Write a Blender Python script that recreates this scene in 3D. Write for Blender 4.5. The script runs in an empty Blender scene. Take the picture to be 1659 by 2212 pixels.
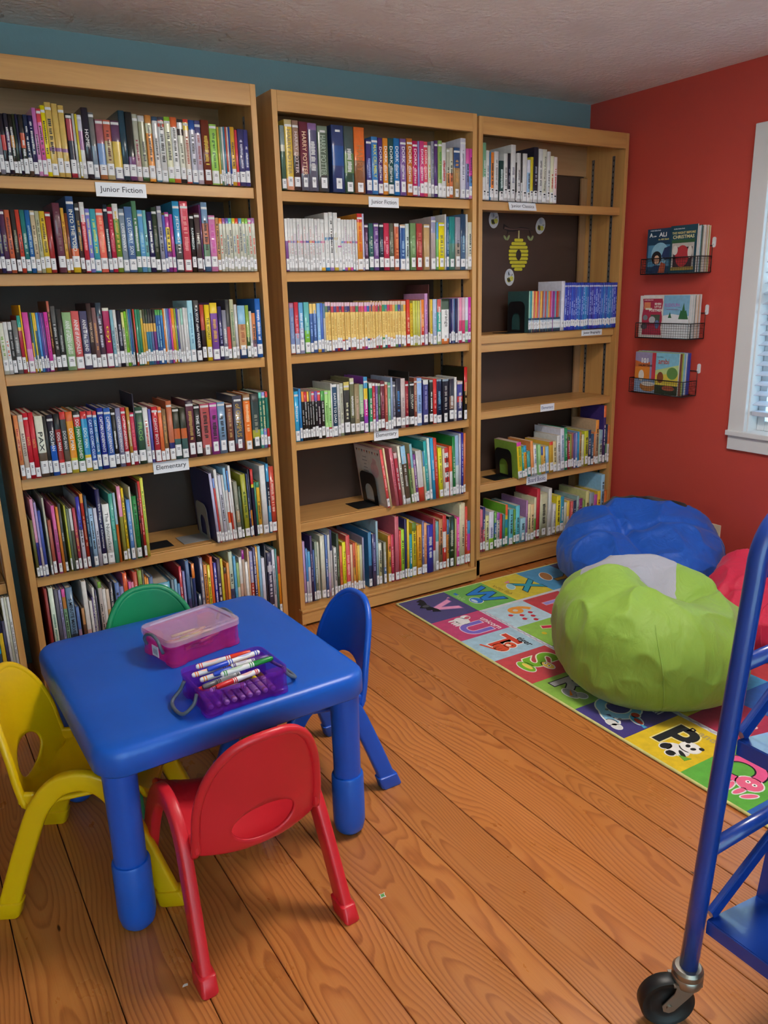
import bpy, bmesh, math, random, re
from mathutils import Vector, Matrix, noise

random.seed(7)
scene = bpy.context.scene
COL = scene.collection
PI = math.pi

# ------------------------------------------------------------------ camera
cam_d = bpy.data.cameras.new('camera')
cam_d.sensor_fit = 'HORIZONTAL'
cam_d.sensor_width = 36.0
cam_d.lens = 1690.3 * 36.0 / 1659.0
cam_d.clip_start = 0.05
cam = bpy.data.objects.new('camera', cam_d)
COL.objects.link(cam)
_yaw, _pitch, _roll = math.radians(31.7936), math.radians(15.582), math.radians(-1.5162)
_f = Vector((math.sin(_yaw) * math.cos(_pitch), math.cos(_yaw) * math.cos(_pitch), -math.sin(_pitch)))
_r = Vector((math.cos(_yaw), -math.sin(_yaw), 0))
_u = _r.cross(_f)
_r2 = _r * math.cos(_roll) + _u * math.sin(_roll)
_u2 = -_r * math.sin(_roll) + _u * math.cos(_roll)
cam.matrix_world = Matrix(((_r2.x, _u2.x, -_f.x, -1.2895), (_r2.y, _u2.y, -_f.y, -2.7538), (_r2.z, _u2.z, -_f.z, 1.3308), (0, 0, 0, 1)))
scene.camera = cam

# ------------------------------------------------------------------ sky, window light, exposure
world = bpy.data.worlds.new('sky')
scene.world = world
world.use_nodes = True
_bg = world.node_tree.nodes['Background']
_bg.inputs['Color'].default_value = (0.55, 0.88, 1.0, 1)
_bg.inputs['Strength'].default_value = 2.6
scene.view_settings.view_transform = 'Standard'
scene.view_settings.look = 'None'
scene.view_settings.gamma = 1.0
scene.view_settings.use_curve_mapping = False
scene.view_settings.exposure = 0.52
scene.cycles.use_denoising = True
scene.cycles.use_adaptive_sampling = True
scene.cycles.adaptive_threshold = 0.09
scene.cycles.adaptive_min_samples = 10
scene.cycles.max_bounces = 7
scene.cycles.diffuse_bounces = 4
scene.cycles.glossy_bounces = 3
scene.cycles.transparent_max_bounces = 12
scene.cycles.sample_clamp_indirect = 6.0
scene.cycles.caustics_reflective = False
scene.cycles.caustics_refractive = False

WIN_Y0, WIN_Y1, WIN_Z0, WIN_Z1 = -1.62, -0.695, 0.70, 1.885     # the opening in the red wall
def portal(name, size, loc, rot):
    p = bpy.data.lights.new(name, 'AREA')
    p.shape = 'RECTANGLE'
    p.size, p.size_y = size
    p.cycles.is_portal = True
    q = bpy.data.objects.new(name, p)
    COL.objects.link(q)
    q.location, q.rotation_euler = loc, rot
portal('window_portal', (WIN_Y1 - WIN_Y0, WIN_Z1 - WIN_Z0), (2.05, (WIN_Y0 + WIN_Y1) / 2, (WIN_Z0 + WIN_Z1) / 2), (PI / 2, 0, PI / 2))
portal('fill_opening_portal', (2.6, 2.2), (-1.6, -4.95, 1.1), (PI / 2, 0, PI))      # end wall partly left out behind the camera to admit fill light
LAMP_POWER = (100.0, 50.0, 17.0)           # two added globes out of view, one flush panel

# ------------------------------------------------------------------ colour and material helpers
def lin(v):
    return v / 12.92 if v <= 0.04045 else ((v + 0.055) / 1.055) ** 2.4
def hx(c):
    if len(c) == 3:
        c = ''.join(k * 2 for k in c)
    return tuple(lin(int(c[i:i + 2], 16) / 255) for i in (0, 2, 4)) + (1.0,)

class NT:
    """small node builder"""
    def __init__(self, name):
        self.m = bpy.data.materials.new(name)
        self.m.use_nodes = True
        self.t = self.m.node_tree
        self.b = self.t.nodes['Principled BSDF']
        self.out = self.t.nodes['Material Output']
    def n(self, kind, **kw):
        x = self.t.nodes.new('ShaderNode' + kind)
        for k, v in kw.items():
            if k in x.inputs:
                x.inputs[k].default_value = v
            else:
                setattr(x, k, v)
        return x
    def l(self, a, b):
        self.t.links.new(a, b)
    def math(self, op, a, b=None):
        x = self.n('Math', operation=op)
        for i, v in enumerate((a, b)):
            if v is None:
                continue
            if hasattr(v, 'is_linked'):
                self.l(v, x.inputs[i])
            else:
                x.inputs[i].default_value = v
        return x.outputs[0]
    def coord(self, which='Object', scale=(1, 1, 1), loc=(0, 0, 0)):
        tc = self.n('TexCoord')
        mp = self.n('Mapping')
        mp.inputs['Scale'].default_value = scale
        mp.inputs['Location'].default_value = loc
        self.l(tc.outputs[which], mp.inputs['Vector'])
        return mp.outputs[0]
    def ramp(self, fac, stops):
        r = self.n('ValToRGB')
        e = r.color_ramp.elements
        while len(e) < len(stops):
            e.new(0.5)
        for i, (p, c) in enumerate(stops):
            e[i].position = p
            e[i].color = c
        self.l(fac, r.inputs[0])
        return r.outputs[0]
    def mix(self, fac, a, b, blend='MIX'):
        x = self.n('Mix', data_type='RGBA', blend_type=blend)
        for i, v in ((0, fac), (6, a), (7, b)):
            if hasattr(v, 'is_linked'):
                self.l(v, x.inputs[i])
            else:
                x.inputs[i].default_value = v
        return x.outputs[2]
    def bump(self, h, strength=0.2, dist=0.01):
        x = self.n('Bump')
        x.inputs['Strength'].default_value = strength
        x.inputs['Distance'].default_value = dist
        self.l(h, x.inputs['Height'])
        self.l(x.outputs[0], self.b.inputs['Normal'])

MATS = {}
def plain(name, colour, rough=0.5, metal=0.0, coat=0.0, var=0.06, spec=0.5, bump=0.0, bscale=300):
    k = NT(name)
    c = hx(colour) if isinstance(colour, str) else colour
    nz = k.n('TexNoise', Scale=9.0, Detail=4.0)
    k.l(k.coord(), nz.inputs['Vector'])
    dark = tuple(v * (1 - var * 2) for v in c[:3]) + (1,)
    lite = tuple(min(1, v * (1 + var)) for v in c[:3]) + (1,)
    k.l(k.ramp(nz.outputs[0], [(0.3, dark), (0.7, lite)]), k.b.inputs['Base Color'])
    k.b.inputs['Roughness'].default_value = rough
    k.b.inputs['Metallic'].default_value = metal
    k.b.inputs['Coat Weight'].default_value = coat
    k.b.inputs['Specular IOR Level'].default_value = spec
    if bump:
        nb = k.n('TexNoise', Scale=float(bscale), Detail=2.0)
        k.l(k.coord(), nb.inputs['Vector'])
        k.bump(nb.outputs[0], bump, 0.002)
    MATS[name] = k.m
    return k.m

def wood(name, c1, c2, axis, rough=0.38):
    """fine straight-grained maple; axis = the direction of the grain"""
    k = NT(name)
    sc = [26.0, 26.0, 26.0]
    sc['xyz'.index(axis)] = 1.4
    v = k.coord('Object', sc)
    oi = k.n('ObjectInfo')
    off = k.n('VectorMath', operation='ADD')
    k.l(v, off.inputs[0])
    comb = k.n('CombineXYZ')
    k.l(k.math('MULTIPLY', oi.outputs['Random'], 37.0), comb.inputs[0])
    k.l(k.math('MULTIPLY', oi.outputs['Random'], 11.0), comb.inputs[2])
    k.l(comb.outputs[0], off.inputs[1])
    nz = k.n('TexNoise', Scale=1.0, Detail=6.0, Roughness=0.6, Distortion=0.6)
    k.l(off.outputs[0], nz.inputs['Vector'])
    n2 = k.n('TexNoise', Scale=0.09, Detail=2.0)
    k.l(off.outputs[0], n2.inputs['Vector'])
    f = k.math('ADD', k.math('MULTIPLY', nz.outputs[0], 0.6), k.math('MULTIPLY', n2.outputs[0], 0.4))
    k.l(k.ramp(f, [(0.36, hx(c2)), (0.62, hx(c1))]), k.b.inputs['Base Color'])
    k.b.inputs['Roughness'].default_value = rough
    k.bump(nz.outputs[0], 0.05, 0.002)
    MATS[name] = k.m
    return k.m

for _a in 'xyz':
    wood('maple_' + _a, 'd2a060', 'b6824a', _a)
    wood('maple_dark_' + _a, 'b08a64', '96704c', _a)

def attr_mat(name, rough, coat=0.0):
    """printed covers: flat print comes from the mesh's own colour attribute"""
    k = NT(name)
    a = k.n('Attribute', attribute_name='Col')
    nz = k.n('TexNoise', Scale=60.0, Detail=3.0)
    k.l(k.coord(), nz.inputs['Vector'])
    g = k.ramp(nz.outputs[0], [(0.3, (0.86, 0.86, 0.86, 1)), (0.7, (1, 1, 1, 1))])
    k.l(k.mix(1.0, a.outputs['Color'], g, 'MULTIPLY'), k.b.inputs['Base Color'])
    k.b.inputs['Roughness'].default_value = rough
    k.b.inputs['Coat Weight'].default_value = coat
    k.b.inputs['Coat Roughness'].default_value = 0.14
    MATS[name] = k.m
attr_mat('cover_satin', 0.42)
attr_mat('cover_gloss', 0.3, 0.5)
attr_mat('paper_print', 0.75)

def objcol_mat(name, rough):
    k = NT(name)
    o = k.n('ObjectInfo')
    nz = k.n('TexNoise', Scale=40.0, Detail=2.0)
    k.l(k.coord(), nz.inputs['Vector'])
    g = k.ramp(nz.outputs[0], [(0.3, (0.9, 0.9, 0.9, 1)), (0.7, (1, 1, 1, 1))])
    k.l(k.mix(1.0, o.outputs['Color'], g, 'MULTIPLY'), k.b.inputs['Base Color'])
    k.b.inputs['Roughness'].default_value = rough
    MATS[name] = k.m
objcol_mat('ink', 0.6)
objcol_mat('plastic_colour', 0.32)
objcol_mat('rug_print', 0.95)

def pages_mat():
    k = NT('page_block')
    w = k.n('TexWave', Scale=420.0, Distortion=1.5, bands_direction='X')
    k.l(k.coord(), w.inputs['Vector'])
    k.l(k.ramp(w.outputs[0], [(0.0, hx('b7a992')), (1.0, hx('e2d8c6'))]), k.b.inputs['Base Color'])
    k.b.inputs['Roughness'].default_value = 0.9
    MATS['page_block'] = k.m
pages_mat()

# ------------------------------------------------------------------ object helpers
def link(o, parent=None):
    COL.objects.link(o)
    if parent is not None:
        o.parent = parent
    return o
def mesh_obj(name, verts, faces, mat=None, parent=None, smooth=False, loc=None, cols=None):
    me = bpy.data.meshes.new(name)
    me.from_pydata([tuple(v) for v in verts], [], faces)
    if cols:
        a = me.color_attributes.new('Col', 'FLOAT_COLOR', 'CORNER')
        flat = []
        for p, c in zip(me.polygons, cols):
            flat.extend(list(c) * p.loop_total)
        a.data.foreach_set('color', flat)
    if smooth:
        me.polygons.foreach_set('use_smooth', [True] * len(me.polygons))
    if mat:
        me.materials.append(MATS[mat] if isinstance(mat, str) else mat)
    me.update()
    o = bpy.data.objects.new(name, me)
    if loc is not None:
        o.location = loc
    return link(o, parent)
def tag(o, label=None, cat=None, group=None, kind=None):
    if label: o['label'] = label
    if cat: o['category'] = cat
    if group: o['group'] = group
    if kind: o['kind'] = kind
    return o
def empty(name, loc=(0, 0, 0), rz=0.0):
    o = bpy.data.objects.new(name, None)
    o.empty_display_size = 0.1
    o.location = loc
    o.rotation_euler = (0, 0, rz)
    return link(o)
BOXF = [(0, 3, 2, 1), (4, 5, 6, 7), (0, 1, 5, 4), (1, 2, 6, 5), (2, 3, 7, 6), (3, 0, 4, 7)]
def box(name, lo, hi, mat, parent=None, bevel=0.0, seg=2):
    """a board from corner lo to corner hi, edges eased by bevel; the object's origin sits at its centre"""
    c = [(a + b) / 2 for a, b in zip(lo, hi)]
    h = [(b - a) / 2 for a, b in zip(lo, hi)]
    bm = bmesh.new()
    vs = [bm.verts.new((sx * h[0], sy * h[1], sz * h[2])) for sz in (-1, 1) for sx, sy in ((-1, -1), (1, -1), (1, 1), (-1, 1))]
    for f in BOXF:
        bm.faces.new([vs[i] for i in f])
    if bevel:
        bmesh.ops.bevel(bm, geom=bm.edges[:], offset=bevel, segments=seg, affect='EDGES', profile=0.5)
    bmesh.ops.recalc_face_normals(bm, faces=bm.faces[:])
    me = bpy.data.meshes.new(name)
    bm.to_mesh(me)
    bm.free()
    me.materials.append(MATS[mat] if isinstance(mat, str) else mat)
    o = bpy.data.objects.new(name, me)
    o.location = c
    return link(o, parent)
def loft(rings, closed_ring=True, cap0=True, cap1=True):
    n = len(rings[0])
    verts = [v for r in rings for v in r]
    faces = []
    for i in range(len(rings) - 1):
        for j in range(n if closed_ring else n - 1):
            a, b = i * n + j, i * n + (j + 1) % n
            faces.append((a, b, b + n, a + n))
    if cap0: faces.append(tuple(reversed(range(n))))
    if cap1: faces.append(tuple(range((len(rings) - 1) * n, len(rings) * n)))
    return verts, faces
def lathe(profile, seg=24, c=(0, 0, 0)):
    """profile (r, z) bottom to top, about z"""
    rings = [[(c[0] + r * math.cos(2 * PI * j / seg), c[1] + r * math.sin(2 * PI * j / seg), c[2] + z) for j in range(seg)] for r, z in profile]
    return loft(rings)
def tube(pts, r, seg=8, cap=True, closed=False):
    pts = [Vector(p) for p in pts]
    rings = []
    nrm = None
    n = len(pts)
    for i, p in enumerate(pts):
        if closed:
            t = (pts[(i + 1) % n] - pts[i - 1]).normalized()
        else:
            t = (pts[min(i + 1, n - 1)] - pts[max(i - 1, 0)]).normalized()
        if nrm is None:
            nrm = t.orthogonal().normalized()
        nrm = (nrm - t * nrm.dot(t)).normalized()
        b = t.cross(nrm)
        rr = r[i] if isinstance(r, (list, tuple)) else r
        rings.append([p + nrm * (rr * math.cos(2 * PI * j / seg)) + b * (rr * math.sin(2 * PI * j / seg)) for j in range(seg)])
    if closed:
        rings.append(rings[0])
        return loft(rings, True, False, False)
    return loft(rings, True, cap, cap)
def tube_obj(name, pts, r, mat, parent=None, seg=8, closed=False):
    v, f = tube(pts, r, seg, True, closed)
    return mesh_obj(name, v, f, mat, parent, True)
def smooth_path(ctrl, n=8):
    """Catmull-Rom through the control points"""
    P = [Vector(c) for c in ctrl]
    P = [P[0] * 2 - P[1]] + P + [P[-1] * 2 - P[-2]]
    out = []
    for i in range(1, len(P) - 2):
        for k in range(n):
            t = k / n
            a, b, c, d = P[i - 1], P[i], P[i + 1], P[i + 2]
            out.append(0.5 * ((2 * b) + (c - a) * t + (2 * a - 5 * b + 4 * c - d) * t * t + (3 * b - a - 3 * c + d) * t ** 3))
    out.append(P[-2])
    return out
def rrect(w, d, r, seg=5):
    """rounded rectangle outline, counter-clockwise, centred"""
    pts = []
    for cx, cy, a0 in ((w / 2 - r, d / 2 - r, 0), (-w / 2 + r, d / 2 - r, PI / 2), (-w / 2 + r, -d / 2 + r, PI), (w / 2 - r, -d / 2 + r, 1.5 * PI)):
        for k in range(seg + 1):
            a = a0 + PI / 2 * k / seg
            pts.append((cx + r * math.cos(a), cy + r * math.sin(a)))
    return pts
def smooth_by_angle(o, ang=0.6):
    me = o.data
    me.polygons.foreach_set('use_smooth', [True] * len(me.polygons))
    bm = bmesh.new()
    bm.from_mesh(me)
    for e in bm.edges:
        if len(e.link_faces) == 2 and e.calc_face_angle(0) > ang:
            e.smooth = False
    bm.to_mesh(me)
    bm.free()
    return o
def prism(name, outline, thick, mat, parent, M, colour=None):
    """flat cut-out: outline in local xy, thickness along local z, placed by matrix M (in the parent's space)"""
    n = len(outline)
    v = [M @ Vector((x, y, 0)) for x, y in outline] + [M @ Vector((x, y, thick)) for x, y in outline]
    f = [tuple(reversed(range(n))), tuple(range(n, 2 * n))] + [(i, (i + 1) % n, n + (i + 1) % n, n + i) for i in range(n)]
    o = mesh_obj(name, v, f, mat, parent)
    if colour: o.color = hx(colour)
    return o
def ell(cx, cy, rx, ry, n=20, rot=0.0):
    c, s = math.cos(rot), math.sin(rot)
    return [(cx + rx * math.cos(2 * PI * k / n) * c - ry * math.sin(2 * PI * k / n) * s, cy + rx * math.cos(2 * PI * k / n) * s + ry * math.sin(2 * PI * k / n) * c) for k in range(n)]
def text(name, body, size, colour, parent, M, align='CENTER', mat='ink', extrude=0.0, squeeze=1.0, bold=0.0, fit=None, res=2):
    cu = bpy.data.curves.new(name, 'FONT')
    cu.body = body
    cu.size = size
    cu.align_x = align
    cu.align_y = 'CENTER'
    cu.resolution_u = res
    cu.extrude = extrude
    cu.offset = bold
    cu.materials.append(MATS[mat])
    tmp = bpy.data.objects.new(name, cu)
    me = bpy.data.meshes.new_from_object(tmp)
    bpy.data.objects.remove(tmp)
    bpy.data.curves.remove(cu)
    me.name = name
    if fit:                                   # stretch the lettering to a printed width (and height)
        xs = [v.co.x for v in me.vertices]
        ys = [v.co.y for v in me.vertices]
        sx = fit[0] / (max(xs) - min(xs))
        sy = fit[1] / (max(ys) - min(ys)) if len(fit) > 1 else sx
        cx, cy = (max(xs) + min(xs)) / 2, (max(ys) + min(ys)) / 2
        for v in me.vertices:
            v.co = ((v.co.x - cx) * sx, (v.co.y - cy) * sy, v.co.z)
    o = bpy.data.objects.new(name, me)
    o.color = hx(colour)
    link(o, parent)
    o.matrix_local = M @ Matrix.Diagonal((squeeze, 1, 1, 1))
    return o
def basis(o, ex, ey):
    ex, ey = Vector(ex).normalized(), Vector(ey).normalized()
    ez = ex.cross(ey)
    return Matrix(((ex.x, ey.x, ez.x, o[0]), (ex.y, ey.y, ez.y, o[1]), (ex.z, ey.z, ez.z, o[2]), (0, 0, 0, 1)))
# ------------------------------------------------------------------ room materials
def wall_paint(name, colour, rough=0.55):
    k = NT(name)
    c = hx(colour)
    nz = k.n('TexNoise', Scale=2.2, Detail=5.0)
    k.l(k.coord(), nz.inputs['Vector'])
    k.l(k.ramp(nz.outputs[0], [(0.3, tuple(v * 0.93 for v in c[:3]) + (1,)), (0.7, c)]), k.b.inputs['Base Color'])
    nb = k.n('TexNoise', Scale=140.0, Detail=3.0)
    k.l(k.coord(), nb.inputs['Vector'])
    k.bump(nb.outputs[0], 0.12, 0.003)
    k.b.inputs['Roughness'].default_value = rough
    MATS[name] = k.m
wall_paint('paint_red', 'c4483e', 0.5)
wall_paint('paint_blue', '74949c', 0.6)
wall_paint('paint_cream', 'cfc7b8', 0.6)
wall_paint('paint_white', 'd9dade', 0.35)
def stipple():
    k = NT('stippled_plaster')
    v = k.coord()
    a = k.n('TexNoise', Scale=55.0, Detail=5.0, Roughness=0.65)
    b = k.n('TexVoronoi', Scale=42.0)
    c = k.n('TexNoise', Scale=5.0, Detail=3.0)
    for x in (a, b, c):
        k.l(v, x.inputs['Vector'])
    h = k.math('MULTIPLY', k.math('SUBTRACT', a.outputs[0], k.math('MULTIPLY', b.outputs[0], 0.5)), k.ramp(c.outputs[0], [(0.35, (0.15, 0.15, 0.15, 1)), (0.65, (1, 1, 1, 1))]))
    k.bump(h, 0.6, 0.012)
    k.l(k.ramp(c.outputs[0], [(0.3, hx('e4dedb')), (0.7, hx('f2eeec'))]), k.b.inputs['Base Color'])
    k.b.inputs['Roughness'].default_value = 0.85
    MATS['stippled_plaster'] = k.m
stipple()

def pine_floor():
    """yellow pine boards: growth rings cut at a slant give the arched figure"""
    k = NT('pine_board')
    tc = k.n('TexCoord')
    sp = k.n('SeparateXYZ')
    k.l(tc.outputs['Object'], sp.inputs[0])
    oi = k.n('ObjectInfo')
    R = oi.outputs['Random']
    x, y = sp.outputs[0], sp.outputs[1]
    seed = k.math('MULTIPLY', R, 61.0)
    def nz(sx, sy, detail, extra=0.0):
        cb = k.n('CombineXYZ')
        k.l(k.math('MULTIPLY', x, sx), cb.inputs[0])
        k.l(k.math('ADD', k.math('MULTIPLY', y, sy), extra), cb.inputs[1])
        k.l(seed, cb.inputs[2])
        t = k.n('TexNoise', Scale=1.0, Detail=detail, Roughness=0.5)
        k.l(cb.outputs[0], t.inputs['Vector'])
        return k.math('SUBTRACT', t.outputs[0], 0.5)
    r2 = k.math('FRACT', k.math('MULTIPLY', R, 17.3))
    r3 = k.math('FRACT', k.math('MULTIPLY', R, 131.7))
    cx = k.math('ADD', x, k.math('ADD', k.math('MULTIPLY', k.math('SUBTRACT', r2, 0.5), 0.13), k.math('MULTIPLY', nz(0.0, 1.7, 1.0), 0.10)))
    dep = k.math('ADD', k.math('MULTIPLY', nz(2.0, 0.9, 2.0, 7.0), 0.26), k.math('ADD', k.math('MULTIPLY', nz(9.0, 2.6, 2.0, 3.0), 0.05), k.math('MULTIPLY', r3, 0.10)))
    rad = k.math('SQRT', k.math('ADD', k.math('MULTIPLY', cx, cx), k.math('MULTIPLY', dep, dep)))
    rad = k.math('ADD', rad, k.math('MULTIPLY', nz(60.0, 9.0, 3.0), 0.0022))
    fr = k.math('FRACT', k.math('DIVIDE', rad, 0.0082))
    ring = k.ramp(fr, [(0.0, (0, 0, 0, 1)), (0.42, (0.12, 0.12, 0.12, 1)), (0.80, (1, 1, 1, 1)), (0.90, (0.9, 0.9, 0.9, 1)), (1.0, (0.0, 0.0, 0.0, 1))])
    fine = nz(420.0, 6.0, 4.0)
    f = k.math('ADD', k.math('MULTIPLY', ring, 0.55), k.math('MULTIPLY', k.math('ADD', fine, 0.5), 0.42))
    col = k.ramp(f, [(0.10, hx('c57f42')), (0.55, hx('b36c36')), (1.0, hx('8f5029'))])
    big = nz(5.0, 1.1, 3.0, 11.0)
    col = k.mix(k.ramp(k.math('ADD', big, 0.5), [(0.35, (0.30, 0.30, 0.30, 1)), (0.65, (0, 0, 0, 1))]), col, hx('a6602c'))
    # knots
    kb = k.n('CombineXYZ')
    k.l(k.math('MULTIPLY', x, 8.0), kb.inputs[0])
    k.l(k.math('MULTIPLY', y, 2.4), kb.inputs[1])
    k.l(seed, kb.inputs[2])
    vo = k.n('TexVoronoi', Scale=1.0, Randomness=1.0)
    k.l(kb.outputs[0], vo.inputs['Vector'])
    kn = k.ramp(vo.outputs['Distance'], [(0.018, (1, 1, 1, 1)), (0.034, (0, 0, 0, 1))])
    col = k.mix(kn, col, hx('4a2412'))
    # per-board tone
    tone = k.ramp(r3, [(0.0, (0.86, 0.86, 0.86, 1)), (1.0, (1.06, 1.04, 1.0, 1))])
    col = k.mix(1.0, col, tone, 'MULTIPLY')
    k.l(col, k.b.inputs['Base Color'])
    wear = nz(14.0, 7.0, 5.0, 23.0)
    rr = k.ramp(k.math('ADD', wear, 0.5), [(0.3, (0.26, 0.26, 0.26, 1)), (0.7, (0.42, 0.42, 0.42, 1))])
    k.l(rr, k.b.inputs['Roughness'])
    k.b.inputs['Specular IOR Level'].default_value = 0.5
    k.bump(k.math('SUBTRACT', k.math('MULTIPLY', nz(3.0, 1.2, 3.0, 5.0), 0.6), k.math('MULTIPLY', ring, 0.06)), 0.12, 0.01)
    MATS['pine_board'] = k.m
pine_floor()
plain('dark_gap', '20140c', 0.9)
plain('panel_brown', '4b372f', 0.55, var=0.04)
plain('black_metal', '15161a', 0.35, spec=0.5)
plain('steel_strip', '8d9096', 0.35, metal=0.9)
plain('slot_dark', '2a2a30', 0.6)
plain('white_plastic', 'e3e3e6', 0.35)
plain('vinyl_slat', 'c3c9da', 0.45)
plain('lamp_housing', 'e8e6e2', 0.5)

XW, YW, ZC = 1.875, 0.305, 2.205          # red wall, blue wall, ceiling
XL, YF = -2.9, -4.9                        # wall beyond the frame, wall behind the camera
# ------------------------------------------------------------------ shell
def struct(o):
    o['kind'] = 'structure'
    return o
floor = struct(mesh_obj('floor', [(XL, YF, -0.03), (XW + .12, YF, -0.03), (XW + .12, YW + .1, -0.03), (XL, YW + .1, -0.03),
                                  (XL, YF, -0.012), (XW + .12, YF, -0.012), (XW + .12, YW + .1, -0.012), (XL, YW + .1, -0.012)], BOXF, 'dark_gap'))
joints = [XL, -2.74, -2.588, -2.435, -2.28, -2.13, -1.975, -1.82, -1.67, -1.565, -1.412, -1.259, -1.106, -0.953, -0.80, -0.645, -0.568, -0.417, -0.34, -0.186, -0.038,
          0.115, 0.192, 0.345, 0.498, 0.65, 0.80, 0.955, 1.108, 1.26, 1.412, 1.565, 1.72, XW + .0]
for a, b in zip(joints[:-1], joints[1:]):
    g = 0.0011
    box('plank', (a + g, YF, -0.012), (b - g, YW, 0.0), 'pine_board', floor, 0.0012, 1)
struct(box('ceiling', (XL, YF, ZC), (XW + .12, YW + .1, ZC + .08), 'stippled_plaster'))
struct(box('wall_back', (XL, YW, -.03), (XW + .12, YW + .1, ZC), 'paint_blue'))
struct(box('wall_left', (XL - .1, YF, -.03), (XL, YW + .1, ZC), 'paint_cream'))
struct(box('wall_front', (-.3, YF - .1, -.03), (XW + .12, YF, ZC), 'paint_cream'))
def wall_with_opening():
    o = [(YF, -.03), (YW, -.03), (YW, ZC), (YF, ZC)]
    i = [(WIN_Y0, WIN_Z0), (WIN_Y1, WIN_Z0), (WIN_Y1, WIN_Z1), (WIN_Y0, WIN_Z1)]
    v = [(XW, y, z) for y, z in o + i] + [(XW + .12, y, z) for y, z in o + i]
    f = []
    for k in range(4):
        n = (k + 1) % 4
        f += [(k, 4 + k, 4 + n, n), (8 + k, 8 + n, 12 + n, 12 + k), (4 + k, 12 + k, 12 + n, 4 + n), (k, n, 8 + n, 8 + k)]
    w = struct(mesh_obj('wall_right', v, f, 'paint_red'))
    bm = bmesh.new(); bm.from_mesh(w.data); bmesh.ops.recalc_face_normals(bm, faces=bm.faces[:]); bm.to_mesh(w.data); bm.free()
wall_with_opening()

# ------------------------------------------------------------------ window with its casing
def glass():
    k = NT('window_glass')
    tr = k.n('BsdfTransparent')
    gl = k.n('BsdfGlossy', Roughness=0.02)
    mx = k.n('MixShader')
    nz = k.n('TexNoise', Scale=3.0)
    k.l(k.ramp(nz.outputs[0], [(0, (0.03, 0.03, 0.03, 1)), (1, (0.06, 0.06, 0.06, 1))]), mx.inputs[0])
    k.l(tr.outputs[0], mx.inputs[1]); k.l(gl.outputs[0], mx.inputs[2])
    k.l(mx.outputs[0], k.out.inputs['Surface'])
    MATS['window_glass'] = k.m
glass()
win = struct(empty('window_1', (XW, (WIN_Y0 + WIN_Y1) / 2, WIN_Z0)))
def wbox(name, lo, hi, mat='paint_white', bevel=0.003, par=None):
    o = box(name, lo, hi, mat, None, bevel)
    p = par or win
    o.parent = p
    o.matrix_parent_inverse = Matrix.Translation(-Vector(win.location)) if p is win else Matrix.Identity(4)
    return o
cw = 0.072
wbox('casing', (XW - .022, WIN_Y1 - .006, WIN_Z0), (XW, WIN_Y1 + cw, WIN_Z1 + cw))
wbox('casing', (XW - .022, WIN_Y0 - cw, WIN_Z0), (XW, WIN_Y0 + .006, WIN_Z1 + cw))
wbox('casing', (XW - .0225, WIN_Y0 + .006, WIN_Z1 - .006), (XW, WIN_Y1 - .006, WIN_Z1 + cw))
wbox('sill', (XW - .034, WIN_Y0 - cw - .012, WIN_Z0 - .018), (XW + .061, WIN_Y1 + cw + .004, WIN_Z0 + .005))
wbox('apron', (XW - .018, WIN_Y0 - cw, WIN_Z0 - .082), (XW, WIN_Y1 + cw, WIN_Z0 - .019))
wbox('outer_sill', (XW + .0612, WIN_Y0, WIN_Z0 - .004), (XW + .12, WIN_Y1, WIN_Z0 + .002), bevel=0)
wbox('jamb', (XW, WIN_Y1 - .012, WIN_Z0), (XW + .11, WIN_Y1, WIN_Z1))
wbox('jamb', (XW, WIN_Y0, WIN_Z0), (XW + .11, WIN_Y0 + .012, WIN_Z1))
wbox('jamb', (XW, WIN_Y0 + .012, WIN_Z1 - .012), (XW + .11, WIN_Y1 - .012, WIN_Z1))
for z0, z1, xo in ((WIN_Z0 + .003, (WIN_Z0 + WIN_Z1) / 2 + .015, .062), ((WIN_Z0 + WIN_Z1) / 2 - .015, WIN_Z1 - .012, .086)):
    ya, yb = WIN_Y0 + .013, WIN_Y1 - .013
    wbox('sash_stile', (XW + xo, ya, z0 + .001), (XW + xo + .022, ya + .035, z1))
    wbox('sash_stile', (XW + xo, yb - .035, z0 + .001), (XW + xo + .022, yb, z1))
    wbox('sash_rail', (XW + xo, ya + .035, z0 + .001), (XW + xo + .022, yb - .035, z0 + .045))
    wbox('sash_rail', (XW + xo, ya + .035, z1 - .035), (XW + xo + .022, yb - .035, z1))
    wbox('muntin', (XW + xo + .004, (ya + yb) / 2 - .01, z0 + .045), (XW + xo + .018, (ya + yb) / 2 + .01, z1 - .035), bevel=0)
    wbox('pane', (XW + xo + .009, ya + .035, z0 + .045), (XW + xo + .012, yb - .035, z1 - .035), 'window_glass', 0)

blind = tag(empty('window_blind', (XW + .03, (WIN_Y0 + WIN_Y1) / 2, WIN_Z1 - .02)), 'white slatted blind lowered over the window in the red wall', 'blind')
bw = (WIN_Y1 - WIN_Y0) / 2 - .018
box('head_rail', (-.026, -bw, -.03), (.026, bw, .004), 'vinyl_slat', blind, .002)
slat_me = None
pitch = 0.0425
n_slat = int((WIN_Z1 - .07 - (WIN_Z0 + .095)) / pitch)
for i in range(n_slat):
    if slat_me is None:
        s = box('slat', (-.025, -bw, -.0014), (.025, bw, .0014), 'vinyl_slat', blind, .0008, 1)
        slat_me = s.data
    else:
        s = link(bpy.data.objects.new('slat', slat_me), blind)
    s.location = (0, 0, -.058 - i * pitch)
    s.rotation_euler = (0, math.radians(-17), 0)
zb = -.058 - n_slat * pitch
box('bottom_rail', (-.024, -bw, zb - .012), (.024, bw, zb + .008), 'vinyl_slat', blind, .003)
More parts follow.
